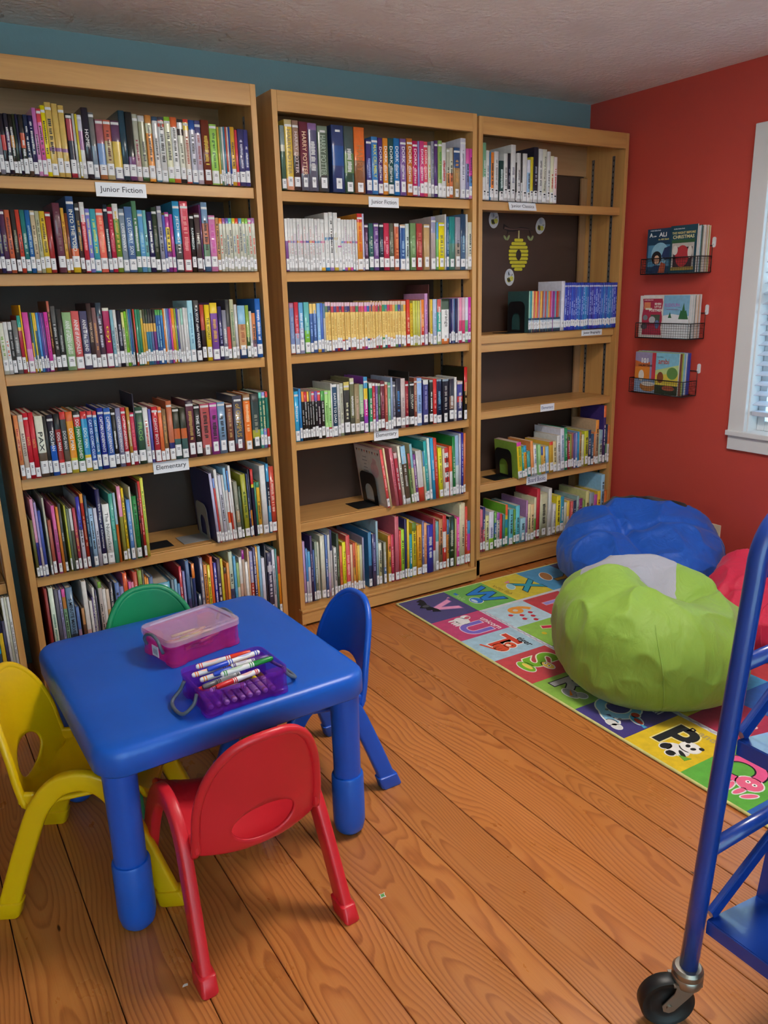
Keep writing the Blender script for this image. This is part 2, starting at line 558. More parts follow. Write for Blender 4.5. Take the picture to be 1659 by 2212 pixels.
for yy in (-bw + .12, 0, bw - .12):
    tube_obj('ladder_cord', [(-.022, yy, -.03), (-.022, yy, zb)], .0011, 'white_plastic', blind, 5)
    tube_obj('ladder_cord', [(.022, yy, -.03), (.022, yy, zb)], .0011, 'white_plastic', blind, 5)

# ------------------------------------------------------------------ globe lights added out of view, hung low to brighten the ceiling
def lamp_face():
    k = NT('lamp_globe')
    nz = k.n('TexNoise', Scale=4.0)
    k.l(k.ramp(nz.outputs[0], [(0, (1, .94, .86, 1)), (1, (1, .96, .89, 1))]), k.b.inputs['Emission Color'])
    k.b.inputs['Emission Strength'].default_value = 4.0
    MATS['lamp_globe'] = k.m
lamp_face()
for (lx, ly, lz), pw, lb in (((0.36, -1.86, 1.82), LAMP_POWER[0], 'white glass globe lamp hanging above the book cart'), ((-1.5, -3.6, 1.82), LAMP_POWER[1], 'white glass globe lamp hanging at the open end of the room')):
    L = tag(empty('ceiling_fill_light', (lx, ly, ZC)), lb, 'ceiling lamp', 'hanging globe lamps')
    dz = lz - ZC
    v, f = lathe([(.060, -.001), (.055, -.02), (.012, -.03)], 24)
    smooth_by_angle(mesh_obj('ceiling_rose', v, f, 'lamp_housing', L))
    tube_obj('stem', [(0, 0, -.02), (0, 0, dz + .09)], .006, 'lamp_housing', L, 8)
    v, f = lathe([(.10 * math.sin(PI * k / 14) + .0005, dz - .10 * math.cos(PI * k / 14)) for k in range(15)], 24)
    mesh_obj('globe', v, f, 'lamp_globe', L, True)
    d = bpy.data.lights.new('lamp_light', 'POINT')
    d.shadow_soft_size = .105
    d.energy = pw
    d.color = (1.0, .925, .83)
    lo = bpy.data.objects.new('lamp_light', d)
    lo.location = (0, 0, dz)
    link(lo, L)

L = tag(empty('ceiling_fill_light', (0.25, -1.5, ZC)), 'square white flush ceiling panel lamp above the floor between table and rug', 'ceiling lamp')
for a, b in (((-.24, -.24), (.24, -.225)), ((-.24, .225), (.24, .24)), ((-.24, -.225), (-.225, .225)), ((.225, -.225), (.24, .225))):
    box('rim', (a[0], a[1], -.05), (b[0], b[1], 0), 'lamp_housing', L, .002)
box('diffuser', (-.224, -.224, -.03), (.224, .224, -.022), 'lamp_globe', L)
d = bpy.data.lights.new('panel_light', 'AREA')
d.size = .44
d.energy = LAMP_POWER[2]
d.color = (1.0, .93, .84)
lo = bpy.data.objects.new('panel_light', d)
lo.location = (0, 0, -.052)
link(lo, L)

# ------------------------------------------------------------------ bookcases
S = [1.702, 1.42, 1.117, .779, .441, .099]
S3 = [1.703, 1.14, .799, .455, .128]
H = 2.027
def bookcase(label, x0, x1, y0, shelves, base_out=0.0, light=False):
    y1 = YW - .012
    B = tag(empty('bookcase', ((x0 + x1) / 2, y0, 0)), label, 'bookcase', 'maple library bookcases along the blue wall')
    cx = (x0 + x1) / 2
    t = .021
    def bb(name, lo, hi, mat, bevel=.0015, par=B):
        return box(name, (lo[0] - cx, lo[1] - y0, lo[2]), (hi[0] - cx, hi[1] - y0, hi[2]), mat, par, bevel)
    bb('side_panel', (x0, y0, 0), (x0 + t, y1, H), 'maple_z')
    bb('side_panel', (x1 - t, y0, 0), (x1, y1, H), 'maple_z')
    bb('top_rail', (x0 + t, y0, H - .068), (x1 - t, y0 + .02, H), 'maple_x')
    bb('top_panel', (x0 + t, y0 + .02, H - .022), (x1 - t, y1, H - .002), 'maple_x', 0)
    bb('back_panel', (x0 + t, y1 - .008, .03), (x1 - t, y1, H - .022), 'panel_brown', 0)
    bb('back_rail', (x0 + t, y1 - .024, H - .16), (x1 - t, y1 - .009, H - .023), 'maple_dark_x', 0)
    for i, z in enumerate(shelves):
        last = i == len(shelves) - 1
        s = bb('shelf', (x0 + t + .002, y0 + .034, z - .02), (x1 - t - .002, y1 - .026, z), 'maple_x', .001)
        nose = box('shelf_edge', (-(x1 - x0) / 2 + t + .002, -.012, -.0165), ((x1 - x0) / 2 - t - .002, .008, .0195), 'maple_x', s, .002)
        nose.location = (0, (y0 + .026) - (y0 + .034 + y1 - .026) / 2, -.0095)
        for ch in (nose,):
            pass
    zb = shelves[-1] - .04
    bb('base_board', (x0 - .002, y0 - base_out, 0.012), (x1 + .002, y0 - base_out + .022, zb + .004), 'maple_x', .002)
    bb('base_cap', (x0 - .002, y0 - base_out - .004, zb + .004), (x1 + .002, y0 + .018, zb + .016), 'maple_x', .003)
    # slotted steel shelf standards on the inner faces
    for xs, sg in ((x0 + t, 1), (x1 - t, -1)):
        for yy in (y0 + .07, y1 - .07):
            xa, xb = sorted((xs, xs + sg * .0008))
            st = bb('shelf_standard', (xa, yy - .008, .14), (xb, yy + .008, H - .09), 'steel_strip', 0)
            lo = sorted((xs - cx + sg * .0009, xs - cx + sg * .0012))
            sv, sf = [], []
            zz = .16
            while zz < H - .1:
                for q in ((lo[0], yy - .003, zz), (lo[1], yy - .003, zz), (lo[1], yy + .003, zz), (lo[0], yy + .003, zz), (lo[0], yy - .003, zz + .009), (lo[1], yy - .003, zz + .009), (lo[1], yy + .003, zz + .009), (lo[0], yy + .003, zz + .009)):
                    sv.append((q[0] - st.location.x, q[1] - y0 - st.location.y, q[2] - st.location.z))
                k = len(sv) - 8
                sf += [tuple(k + j for j in f) for f in BOXF]
                zz += .0254
            sl = mesh_obj('slots', sv, sf, 'slot_dark', st)
            sl['kind'] = 'stuff'
    return B
B1X, B2X, B3X = (-1.003, -.073), (0.0, .914), (.943, 1.845)
Y1, Y2, Y3 = -.034, 0.0, .022
bc1 = bookcase('full maple bookcase standing behind the small blue table', B1X[0], B1X[1], Y1, S)
bc2 = bookcase('middle maple bookcase, standing between the rug corner and the blue table', B2X[0], B2X[1], Y2, S, .012)
bc3 = bookcase('half empty maple bookcase with a paper beehive, against the red wall', B3X[0], B3X[1], Y3, S3)
bc0 = bookcase('maple bookcase cut off by the edge, beside the yellow chair', -1.98, -1.05, -.034, S)
cx3 = (B3X[0] + B3X[1]) / 2
box('shelf_batten', (B3X[0] + .022 - cx3, .03, 1.064), (B3X[1] - .022 - cx3, .055, 1.1035), 'maple_x', bc3, .002)
box('corner_post', (B3X[1] - .062 - cx3, .235, .11), (B3X[1] - .0212 - cx3, .2465, H - .17), 'maple_dark_z', bc3, .001)
box('corner_post', (B3X[0] + .0212 - cx3, .235, .11), (B3X[0] + .062 - cx3, .2465, H - .17), 'maple_dark_z', bc3, .001)
BOOK_ROWS = {
    '1.1': '-9182,112,164,111;-9064,126,165,222.30889;-8932,120,165,112.35c33.25112;-8806,114,166,223.30536.30223;-8686,112,165,111.35c83.20221;-8568,73,166,232;-8489,73,167,224;-8409,132,166,222.30c53.25221;-8271,124,167,235.70543;-8141,136,166,225;-7999,113,188,c7b.40d9c;-7879,126,186,d45.20d6a;-7747,127,197,ed1|.|443;-7615,183,207,db6.60969.05db6;-7425,170,205,db6.60969.05db6;-7249,174,202,db6.60969.05db6;-7052,178,181,122.08a34.34113.50a23;-6868,72,182,ccc;-6790,64,181,dc3;-6720,139,180,ccd.25a7a.30ddd;-6571,192,202,223|HOME|eee;-6373,159,190,777.5089a;-6189,226,172,a67.4079c.38b74;-5957,223,172,c65.35cb8|.|633;-5728,262,172,646.35db4.46557;-5459,193,203,245;-5260,222,201,222.65747;-5031,171,197,bba.60caa|.|945;-4851,213,194,ccc.09997.85352|.|555;-4625,201,197,c84.12ddb.15e94.60dcb.09e93|.|555;-4410,179,194,357.08ccc.8248a|.|555;-4225,202,195,445.05c54.10ddd|.|555;-4013,202,197,8b3.10ddb.808b3|.|555;-3805,214,198,d63.15ddd.75d63|.|555;-3578,186,194,333.05ddd.10322.10ddc.65222|.|665;-3386,174,195,d43.05ec4.12dcb.70d43|.|a54;-3190,195,194,25a.15bbc.75269|.|555;-2987,199,195,558.20cbc|.|a66;-2782,276,198,732|.|db4;-2492,254,188,ad6|the green glass sea|365;-2233,66,181,db5;-2160,66,181,797;-2088,67,182,ddd;-2016,55,183,48a;-1955,61,183,c54;-1888,55,183,ddd;-1827,49,184,35a;-1772,166,185,da3|.|543;-1601,93,177,d45;-1502,217,180,447|.|ccd;-1279,169,180,448|.|ccd',
    '1.2': '-9581,142,181,422;-9432,115,181,336|.|997;-9311,141,182,535|.|997;-9161,146,182,c64|.|633;-8991,122,182,333|.|997;-8863,119,183,c43|.|633;-8734,134,183,277|.|bcb;-8590,139,183,26a|.|9bc;-8445,134,182,cb9|.|765;-8304,115,181,bb9|.|665;-8182,161,181,db3|.|653;-8015,158,179,a33;-7776,215,206,634.25745|.|866;-7551,95,192,da4|.|a63;-7450,86,177,842;-7354,229,227,358.68d63.17db2|INTO THE VOID|eed;-7114,128,207,444.50433|.|c94;-6971,144,211,ddd.28c34|.|faa;-6821,135,192,88d|.|dd9;-6678,181,192,4ab|.|cd6;-6487,226,193,f76|.|fa8;-6254,122,206,234.85468|.|cdd;-6127,155,199,b24|.|d67;-5961,178,210,ddd.22793|.|db5;-5772,179,195,89a|LOIS LOWRY|eee;-5588,241,202,57a|LOIS LOWRY  SON|dee;-5341,148,220,586;-5186,166,193,6ad|.|9cd;-5014,117,193,7bb|.|455;-4885,174,188,225|.|eee;-4706,158,203,343|.|776;-4530,148,207,99a;-4377,91,180,56b;-4279,138,189,b49.25ec3.40838;-4133,107,183,b49;-3991,227,224,39c.60555|JEDI   SITH|eee;-3735,265,225,c45.04d56|.|e99;-3446,142,184,222|RAIN REIGN|dee;-3274,185,189,544|HOPE|ddc;-3083,54,216,636;-3017,220,224,79b.30b64.30686.20468;-2781,232,183,d8b|.|c5a;-2537,117,176,c96;-2408,117,175,e83.10ddc|.|c54;-2285,105,175,a6a.10ddc|.|555;-2173,106,176,66b.10ddc|.|468;-2061,119,176,6cb.10ddc|.|555;-1936,113,176,dc3.10ddc|.|68a;-1817,120,176,d43.10ddc|.|c54;-1691,120,177,59c.10ddc|.|555;-1564,115,177,9b4.10ddc|.|68a;-1443,102,177,8c5.10ddc|.|585;-1335,122,177,d5a.10ddc|.|c54;-1206,132,179,a7a.10ddc|.|d65',
    '1.3': '-9810,146,157,ddc|.|8a5;-9654,118,159,ddd|.|d64;-9530,113,159,ccc.15444|.|aaa;-9400,146,163,777|.|bbb;-9241,104,177,3a9.20eb4.06b34;-9131,44,208,eb2;-9070,165,186,d5a.60e9c;-8893,44,185,343.50eb4;-8843,39,184,58a;-8798,44,184,dc4;-8748,56,184,eb4.30468;-8686,78,184,59d;-8602,45,184,55a;-8551,39,183,96b;-8506,45,183,648;-8449,116,185,d4a|.|a36;-8324,79,218,b65.15643|.|c95;-8233,137,202,555.25444|.|bbb;-8084,161,192,333|.|aaa;-7910,272,182,9b8|ANNE of GREEN GABLES|eee;-7625,240,185,d66|ANNE of AVONLEA|eee;-7371,225,184,557|ANNE of the ISLAND|eee;-7139,149,208,433|WAR HORSE|ca8;-6983,132,194,866|.|d95;-6844,181,209,345.20545|.|ccd;-6643,207,192,ddc.05b36|ttyl|ec2;-6423,92,185,8bc|.|567;-6324,98,185,ddd|.|555;-6219,149,183,223|.|aab;-6063,81,176,dd8.30ddc|.|776;-5976,87,179,8c3|.|583;-5881,38,185,9a8;-5837,44,185,48b;-5783,41,185,56a;-5736,30,185,354;-5679,50,185,d54;-5612,76,184,497;-5529,83,184,386;-5439,70,182,9a8.15db4;-5362,77,184,443.25eb5.15da4;-5279,77,183,343.25eb5.1548a;-5195,77,183,333.25eb5.1548a;-5111,77,183,333.25eb5.1567a;-5026,84,183,333.25eb5.15848;-4935,78,181,5a5.1036a|.|9cd;-4850,85,181,5a5.1047b|.|9cd;-4758,79,180,4a6.1048c;-4672,46,184,e83;-4619,53,184,ddd;-4560,46,184,79c;-4507,53,184,66b;-4447,53,183,d5a;-4387,53,184,e92;-4327,47,183,ea3;-4273,53,183,9b5;-4213,53,183,55a;-4152,80,180,bbb;-4065,81,183,9cb.30ddd;-3977,88,185,ddd;-3882,81,184,ccc;-3786,191,208,ade|.|69b;-3567,179,208,555.15223|A WOLF called WANDER|eee;-3360,145,193,b43.45322;-3186,181,192,ec2|THE WORST|453;-2983,260,198,ec3.1885a|.|da5;-2710,131,185,336|.|aac;-2568,160,172,889|.|ddd;-2400,129,207,444.45c44.40354;-2248,144,208,bb9|.|686;-2096,109,190,ccc;-1972,285,186,8bd.35c96.47247|.|a64;-1679,133,186,8a4.60352|.|dda;-1538,89,165,ccc;-1441,141,158,d85.60867;-1285,209,208,26b|.|dde',
    '1.4': '-9769,125,209,d85|.|b43;-9633,140,209,dcb|BASS REEVES|533;-9485,143,214,c23|NATE|d94;-9333,150,214,c23|NATE|d94;-9163,244,201,ddc.60654|PAX|333;-8908,100,198,333;-8795,195,201,223.5026c.805a4|DOG MAN|eee;-8585,179,202,222.25922.50c33|DOG MAN|eee;-8397,180,207,c33.12444.50654|DOG MAN|ddd;-8205,215,205,d63.15e92.60dc4|DOG MAN|eee;-7975,214,206,222.10c33.15384|DOG MAN UNLEASHED|eee;-7751,197,202,c33.1239c.60ec3|DOG MAN|dee;-7539,168,201,c33.0835a.80484|CAT KID COMIC CLUB|def;-7362,125,199,c33.0848c|CAT KID COMIC CLUB|ffe;-7197,195,208,239|CAPTAIN UNDERPANTS|eee;-6993,216,206,36b|CAPTAIN UNDERPANTS|eee;-6761,134,201,222|.|eee;-6611,167,202,88a|CAPTAIN UNDERPANTS|eee;-6429,149,202,c34|CAPTAIN UNDERPANTS|eee;-6258,105,201,b83|CAPTAIN UNDERPANTS|eee;-6146,138,182,c35|.|d67;-6000,39,245,334;-5953,238,199,354|FROG|8b6;-5699,173,195,ddd|.|c43;-5509,87,188,66b;-5393,196,195,c23.25c34|GHOST BOYS|ddd;-5181,129,192,e74;-5044,144,183,864|.|c95;-4877,193,210,b64.70226.10ca6;-4668,229,184,332.40c63.20466;-4422,217,182,332.40c63.20466;-4188,283,206,323.10634|.|b95;-3894,207,188,222|THE LAST|eee;-3663,340,188,a45.06b55.78755|.|222;-3305,278,188,b49.12a49|.|222;-3009,281,188,79b|.|222;-2680,239,180,743|.|b96;-2416,371,206,445.85634|of OLYMPUS|b94;-2011,276,209,864.12e72.70d95|.|fc9;-1709,310,208,333.15344.50aa3.15344|.|998;-1388,117,210,6cb.10276.556cb|.|dc9;-1262,126,210,99d.10276.5599d|.|dc9;-1128,102,211,c33.10276.55c33',
    '1.5': '-9754,83,201,663;-9662,90,271,d9b.55338;-9563,71,259,a9c.60cbb;-9483,90,230,45a;-9303,58,271,bba;-9216,104,192,a54;-9048,105,239,d6a|.|857;-8919,79,233,d83;-8831,79,241,444|OLD BEAR|ddd;-8660,53,234,bb4;-8599,80,221,676;-8509,87,220,ccc.35665;-8399,94,221,b45|.|db5;-8253,122,256,33a.45dde;-8106,95,265,e93.12b32|.|da8;-7987,89,256,246|.|8ab;-7889,138,210,9bd;-7733,111,209,ccd|.|556;-7605,153,272,225|The Magic of Christmas|eee;-7426,225,217,eee|The Nutcracker|777;-7181,134,251,4a9|.|8cb;-7036,85,252,9bc.45d73;-6876,122,272,e9b.40994;-6736,79,263,ec2|.|653;-6611,123,221,69d|.|cde;-6478,58,265,ccb;-6403,168,229,284|.|253;-6224,66,276,322|.|c54;-6149,88,279,c33|.|eaa;-6051,103,289,dd5|.|8b5',
    '1.5b': '-3421,102,271,bbd;-3311,66,251,79d.15d55;-3237,110,282,ddd;-3118,118,259,ccd;-2984,81,258,ccc;-2894,104,283,8bd.30ddd.30d52.15eee;-2781,67,272,48c.30eee.30c43;-2706,89,289,ddd;-2585,157,226,887.50a86.20776|.|ccb;-2418,90,205,454;-2272,197,248,aa3|.|463;-2065,53,250,347|.|bcd;-2003,69,265,223.60d83;-1902,108,264,c22.22dc3.05224;-1785,69,212,386;-1707,132,211,386.10eb3;-1527,218,272,ddd;-1283,110,276,39c.25223.3539c|.|ddd;-1155,205,263,c43|.|eba',
    '1.6': '-9642,90,306,933;-9512,148,299,ded|.|698;-9340,117,291,556;-9209,85,285,99c|.|667;-9105,111,286,d5a.10c84.158b9;-8966,217,287,68a.60234|5-MINUTE MARVEL STORIES|123;-8714,106,212,57b.40a8a;-8544,93,203,b85.30643;-8431,154,300,ddd.60caa;-8253,88,224,ddd;-8153,40,236,548|.|ddd;-8107,70,269,eee|.|999;-8031,48,261,557;-7906,123,286,7a3.08ddd;-7774,110,255,ddd.50c34;-7655,110,252,dcb.30ca6;-7529,125,277,334|.|ccc;-7331,147,269,68c.30bcd;-7174,141,251,88b;-7024,142,306,e63.25d7a;-6865,93,264,d6a;-6764,93,260,d8a;-6662,144,294,c54;-6501,137,306,8a4.30e93;-6354,69,311,554;-6279,60,269,e93.50963;-6214,78,263,e93;-6130,148,265,57a;-5945,566,233,5ac.40bcd;-5327,97,237,789;-5222,104,237,7ac;-5109,91,217,48b;-5009,98,282,c34|.|edd;-4895,91,261,88c|.|dde;-4752,134,306,57a.50447;-4608,71,232,235;-4529,114,282,e83.20248;-4369,136,158,235;-4216,130,303,779;-4070,123,268,e94;-3937,109,265,ed3|.|553;-3811,103,294,e63;-3692,118,269,33a|.|eee;-3558,141,281,435|.|eee;-3400,97,278,dc3;-3287,105,241,543.10b63;-3173,98,258,e94;-3059,151,302,bcb.50447;-2891,99,279,5ad;-2776,107,250,9b7.40ddc;-2660,122,270,ddd.40dba;-2529,100,295,919.12dcb;-2412,108,245,eee;-2295,62,302,db9;-2224,132,285,99c.45c43;-2075,109,299,447|.|dde;-1956,78,302,ea3;-1869,110,302,8bd;-1741,134,247,dde;-1589,56,303,334;-1501,200,265,446.20ccd.10446|.|dde;-1283,112,273,dde;-1153,73,274,488;-1063,113,241,c43.30e92',
    '2.1': '254,177,212,899.30ccb.10465;443,296,233,cb8.08db4.75ea8|HARRY POTTER|986;751,243,232,a87.50433|HARRY POTTER|dcc;1024,334,230,734.75667|HARRY POTTER|eca;1370,370,229,869.10557.50667;1758,427,223,787.10565.65444|HARRY POTTER|aba;2328,515,230,347.30259.30347;2856,410,230,455.40685.30354;3286,457,230,e73.50964|HARRY|b74;3809,235,190,448|.|9ad;4058,272,203,48c|MAX CRUMBLY|dd6;4344,211,201,537|DORK diaries|eee;4562,227,201,e93|DORK diaries|eee;4803,258,203,255|DORK diaries|eee;5075,267,205,27b|DORK diaries|eee;5356,277,205,86a|DORK diaries|eee;5662,265,208,c73|DORK diaries|eee;5942,238,201,c26|DORK diaries|eee;6186,75,202,99d;6276,203,203,d48|DORK diaries|eee;6486,189,202,e56|DORK diaries|eee;6690,144,190,ddc|.|ba3;6842,145,206,99a|.|677;6994,161,210,537;7171,193,211,9b6.75ddd|.|595;7371,210,205,ddd|.|b33;7597,149,185,bba.50c84;7753,181,188,ccb.50d74;7957,325,191,358.40a85|.|c95;8298,272,228,dde|.|889;8579,169,191,d6a.3088b;8756,154,191,d4a.5548c.30d9c',
    '2.2': '230,113,183,eee.42859;349,107,185,ddd.42d68.04ddd|.|caa;462,107,184,ddd.4269c.04ddd|.|caa;576,133,185,ddd.4296b.04ddd|.|bab;716,121,185,ddd.42ea4.04ddd|.|bab;843,115,185,ddd.42c6a.04ddd|.|caa;965,116,185,ddd.42a6a.04ddd|.|caa;1094,116,186,ddd.4255a.04ddd|.|bab;1216,110,186,ddd.42ea4.04ddd|.|caa;1333,117,186,ddd.42d56.04ddd|.|caa;1457,124,185,ddd.4259c.04ddd|.|bab;1588,112,186,ddd.4279b.04ddd|.|bab;1706,172,185,ddd.42d7a.04ddd.45eb4|.|caa;1884,179,208,ddd.4259c.05ddd.4038c|.|bbb;2077,167,210,ddd.4267a.04ddd.45a8c;2258,182,209,ddd.42cb9.04ddd.45db4|.|ccb;2453,149,190,eee.52c5a.03eee|.|bbb;2609,109,186,ddd.4238c.04ddd.4539c|.|bab;2725,116,186,ddd.42c6a.04ddd.45b6b|.|bab;2848,124,186,ddd.42da4.04ddd.45ea3|.|bab;2978,110,186,ddd.42d58.04ddd.45d5a|.|caa;3095,97,188,ddd.4258b.04ddd.4558c|.|bab;3199,90,186,ddd.42b6a.04ddd;3303,230,209,c33.15e93|.|d52;3541,77,209,cce;3631,169,172,535|.|a8a;3836,206,175,366|.|bcb;4056,222,176,759|.|bac;4307,195,175,234|.|89a;4516,254,177,c35|.|e9a;4792,205,177,665|.|998;5005,214,177,ddd.06c64|.|e96;5278,261,173,ca8.03259.93ca8|.|9bd;5554,173,177,cdd;5780,280,180,796|.|9b8;6083,283,179,b44|.|c76;6443,286,177,ca7;6792,227,206,99b.30baa;7073,110,186,6ad.358c7;7192,293,185,ed1|.|885;7501,72,218,ddd;7581,120,209,369|.|9bc;7725,298,209,288.50587;8047,269,208,99a.50a98;8349,246,221,246.40579|.|9bc;8603,91,221,ddd;8711,199,190,ddc',
    '2.3': '230,181,189,a79.1078b.80b64|.|9ac;431,176,191,c34.60abd|.|d89;621,184,189,6ad.50bbd|.|def;838,218,190,6bb.558c4.80444|.|9dc;1077,126,184,ec7.2057b.80ea4|.|9be;1217,154,184,ec7.2057b.80ea4|.|9be;1391,148,185,8be.90da4|.|bde;1547,108,185,57c;1662,81,183,68a.30ccc;1757,113,188,dbc.08686.12ec7.57686|.|c94;1877,116,188,dbc.08447.12ec7.57447|.|c94;2000,114,186,dbc.08c45.12ec7.57c45|.|c94;2121,117,186,dbc.08548.12ec7.57548|.|c94;2245,115,186,dbc.08b23.12ec7.57b23|.|c94;2366,118,186,dbc.08547.12ec7.57547|.|c94;2492,116,185,dbc.08c34.12ec7.57c34|.|c94;2614,119,185,dbc.08558.12ec7.57558|.|c94;2741,117,185,dbc.08437.12ec7.57437|.|c94;2864,120,184,dbc.08c65.12ec7.57c65|.|c94;2992,119,184,dbc.08b34.12ec7.57b34|.|c94;3116,121,184,dbc.08586.12ec7.57586|.|c94;3245,120,183,dbc.08c46.12ec7.57c46|.|c94;3371,122,183,dbc.08d56.12ec7.57d56|.|c94;3500,121,183,dbc.08c4a.12ec7.57c4a|.|c94;3627,123,183,dbc.0836a.12ec7.5736a|.|c94;3758,61,182,dbc.08d65.12ec7.57d65|.|c94;3824,55,188,dba.08547.14ec7.55547|.|c94;3885,61,182,dbc.08c75.12ec7.57c75|.|c94;3952,59,186,dba.08d65.14ec7.55d65|.|c94;4017,54,182,dbc.08c46.12ec7.57c46|.|c94;4077,63,186,dba.08c46.14ec7.55c46|.|c94;4146,54,181,dbc.08475.12ec7.57475|.|c94;4206,67,186,dba.08b34.14ec7.55b34|.|c94;4279,47,181,dbc.08c54.12ec7.57c54|.|c94;4332,124,186,dba.08496.14ec7.55496|.|c94;4462,123,185,dba.08389.14ec7.55389|.|c94;4592,121,185,dba.08c36.14ec7.55c36|.|c94;4720,124,185,dba.08d64.14ec7.55d64|.|c94;4851,124,184,dba.08da5.14ec7.55da5|.|c94;4983,123,184,dba.086a7.14ec7.556a7|.|c94;5112,126,184,dba.0855a.14ec7.5555a|.|c94;5246,124,183,dba.08997.14ec7.55997|.|c94;5376,127,183,dba.08ea3.14ec7.55ea3|.|c94;5526,162,188,d43|.|eb9;5703,140,173,db2|.|b82;5851,62,182,dd7;5921,62,182,cc5;5991,63,182,dd6;6061,63,182,cc7;6132,63,181,dd5;6203,63,184,dba;6273,142,186,e83.60d43|.|fc9;6432,159,210,c9c|.|a6a;6606,48,246,533;6662,48,186,ca7;6718,104,186,ec4|.|a83;6862,193,186,bce|.|8ac;7080,195,185,d66.283a9.50cd9|.|eee;7307,385,185,232.05565.18eee.65e84|orange|666;7725,66,186,335;7799,66,185,337;7873,66,185,99b;7948,66,186,57a;8023,58,186,335;8089,58,185,336;8156,67,188,cbc;8231,176,189,e9b.50d47;8416,152,189,dbc.50d47;8577,153,189,dde.507b8;8738,153,190,c3a|.|e9c',
    '2.4': '230,185,197,3ad|Sisters|eee;422,99,206,38c;536,106,193,e83.20222|.|bbb;649,127,192,c34.20222|.|bbb;784,87,191,eb4.20333|.|bbb;878,88,191,887.20222|.|bbb;973,122,190,d56.20222|.|bbb;1102,129,190,75a.20222|.|bbb;1238,130,190,d44.20323|.|bbb;1375,158,189,5a5.20222|.|bbb;1548,152,189,ad8.78b24|.|583;1707,125,188,ad8.78b24|.|583;1839,63,214,ddd;1909,210,210,ddd.05357|EARTH TO DAD|eee;2127,112,209,ccc|.|999;2254,148,212,bba.909a8|.|776;2445,256,215,cb6.15444|.|ddb;2717,194,228,cca.10775.60554;2933,224,203,986.80765|.|ca9;3165,197,199,9b9.60454|.|cdb;3377,183,228,49c.20ec3.20d3a.3094b|.|eee;3628,155,201,ddd.10396.80ddd|.|edd;3791,126,199,ddd.05c34.85ddd|.|eaa;3925,104,198,ddd.0586a.85ddd|.|cbd;4037,120,197,ccb.05464|.|9b9;4174,196,206,734|.|b67;4378,129,200,ccb.05c65|.|e98;4522,137,197,7a8.80ddd|.|cdc;4667,92,217,9ac;4767,138,198,667|.|99a;4921,247,210,334|.|48c;5184,218,208,cbb|.|a99;5410,157,195,923|.|c76;5574,39,233,222;5622,221,189,222|OUTLAW|ddc;5851,151,206,954|.|cb9;6010,240,203,9be|.|579;6330,266,193,ddd.08448.80335|.|99c;6654,179,191,9aa.05333|.|dee;6841,180,194,d33|.|eaa;7030,256,192,89a.05235|.|7ac;7344,325,189,89a.05223|.|aaa;7728,244,186,334.40865.30334;7981,127,193,ddd;8151,299,174,ca9.08449.30c33.15447;8510,172,233,c22.45221|.|db7',
    '2.5': '4391,131,260,e55|.|fbb;4535,84,265,eda;4836,157,260,d78|.|b45;5018,158,236,dbb.10c45;5213,122,264,eed;5360,234,261,9ce.30543.60ddd|.|ccc;5669,112,224,c55.309b7;5794,125,265,8bc.40dda;5931,113,217,849;6069,290,230,ccc.72d43;6372,89,225,48b.30eec;6473,165,268,2aa|.|9cc;6652,128,278,dee;6793,154,277,3ad|.|cde;6960,168,274,d43|.|e98;7167,195,228,ee2|.|884;7389,105,223,dcb;7506,210,224,c33.10eee.10c33.10eee.10c33.10eee.10c33.10eee;7730,159,228,e63.50eee;7902,160,269,284|.|cdc;8075,187,272,9bd.50dee;8275,94,278,ccd;8383,108,281,33a|.|bbd;8504,108,278,d74',
    '2.6': '230,102,268,b9c;344,92,236,48c.60dde;448,113,221,5ad.30dde;574,93,286,436|.|aac;679,73,224,46a;763,115,258,898|.|eee;889,84,254,ccb;1048,200,277,ddc;1262,95,276,57b|.|dde;1369,106,276,ccc.60cbd;1488,96,294,336.30ddd;1661,129,214,ddd;1802,108,272,454|.|9a8;1922,119,216,e85|.|c43;2064,164,230,ee2|The Tiny Traveler|664;2241,187,256,d55.80ddd|.|fbb;2451,110,212,eca;2574,111,218,d64.50eb5;2697,78,216,e93;2787,112,203,ec5;2911,123,201,cca;3046,79,233,99b;3342,159,250,48b.60235;3537,195,238,447|.|99c;3745,104,292,9bc;3861,150,192,ddc.40cc9;4118,128,190,998.6057a;4341,153,217,e74.30eb4;4507,142,217,c35|.|eaa;4709,202,295,c67;4924,96,230,d43;5044,168,230,ad3;5226,109,276,336;5347,109,273,ec3;5469,134,201,29a|.|eee;5616,221,252,683.15ed3|.|664;5887,247,236,ea2|.|853;6147,112,251,77a;6272,150,239,ea7|.|c64;6447,315,226,33a;6776,127,252,a34.60ddd;6928,166,233,6aa.40ddd;7107,193,241,c85.50864;7326,194,256,c33.30ddd.30c33|.|eee;7533,117,233,47a.30e94;7676,314,244,132|.|ccb;8003,79,230,bb7;8096,159,234,e4a|.|fbd;8268,80,292,ddb;8360,227,296,dca|.|543;8601,121,276,d43|.|fa9;8735,175,205,48b.30b4a.40d43',
    '3.1': '9653,175,223,7a8.60ddd;9839,176,195,ddd|.|889;10026,52,190,48b;10088,178,189,e83.80ddd;10287,242,194,ddd|.|888;10561,233,159,244.80ddd|.|cdd;10805,214,189,ddd|.|888;11029,150,191,223.75ddd|.|99a;11201,270,226,ddd|.|889;11483,54,157,333;11548,207,195,ddd|.|777;11766,77,193,333.60ddd;11865,254,195,ddd;12141,178,172,dde.309bd.50ddd;12330,156,184,dc3.80ddd;12497,270,225,223.80ddd|.|aab;12801,238,220,ddd|.|777;13050,228,220,ddc|Every Living Thing|555;13290,195,212,ddd|.|777;13497,196,195,eec|.|b54;13705,209,193,edd|.|c55',
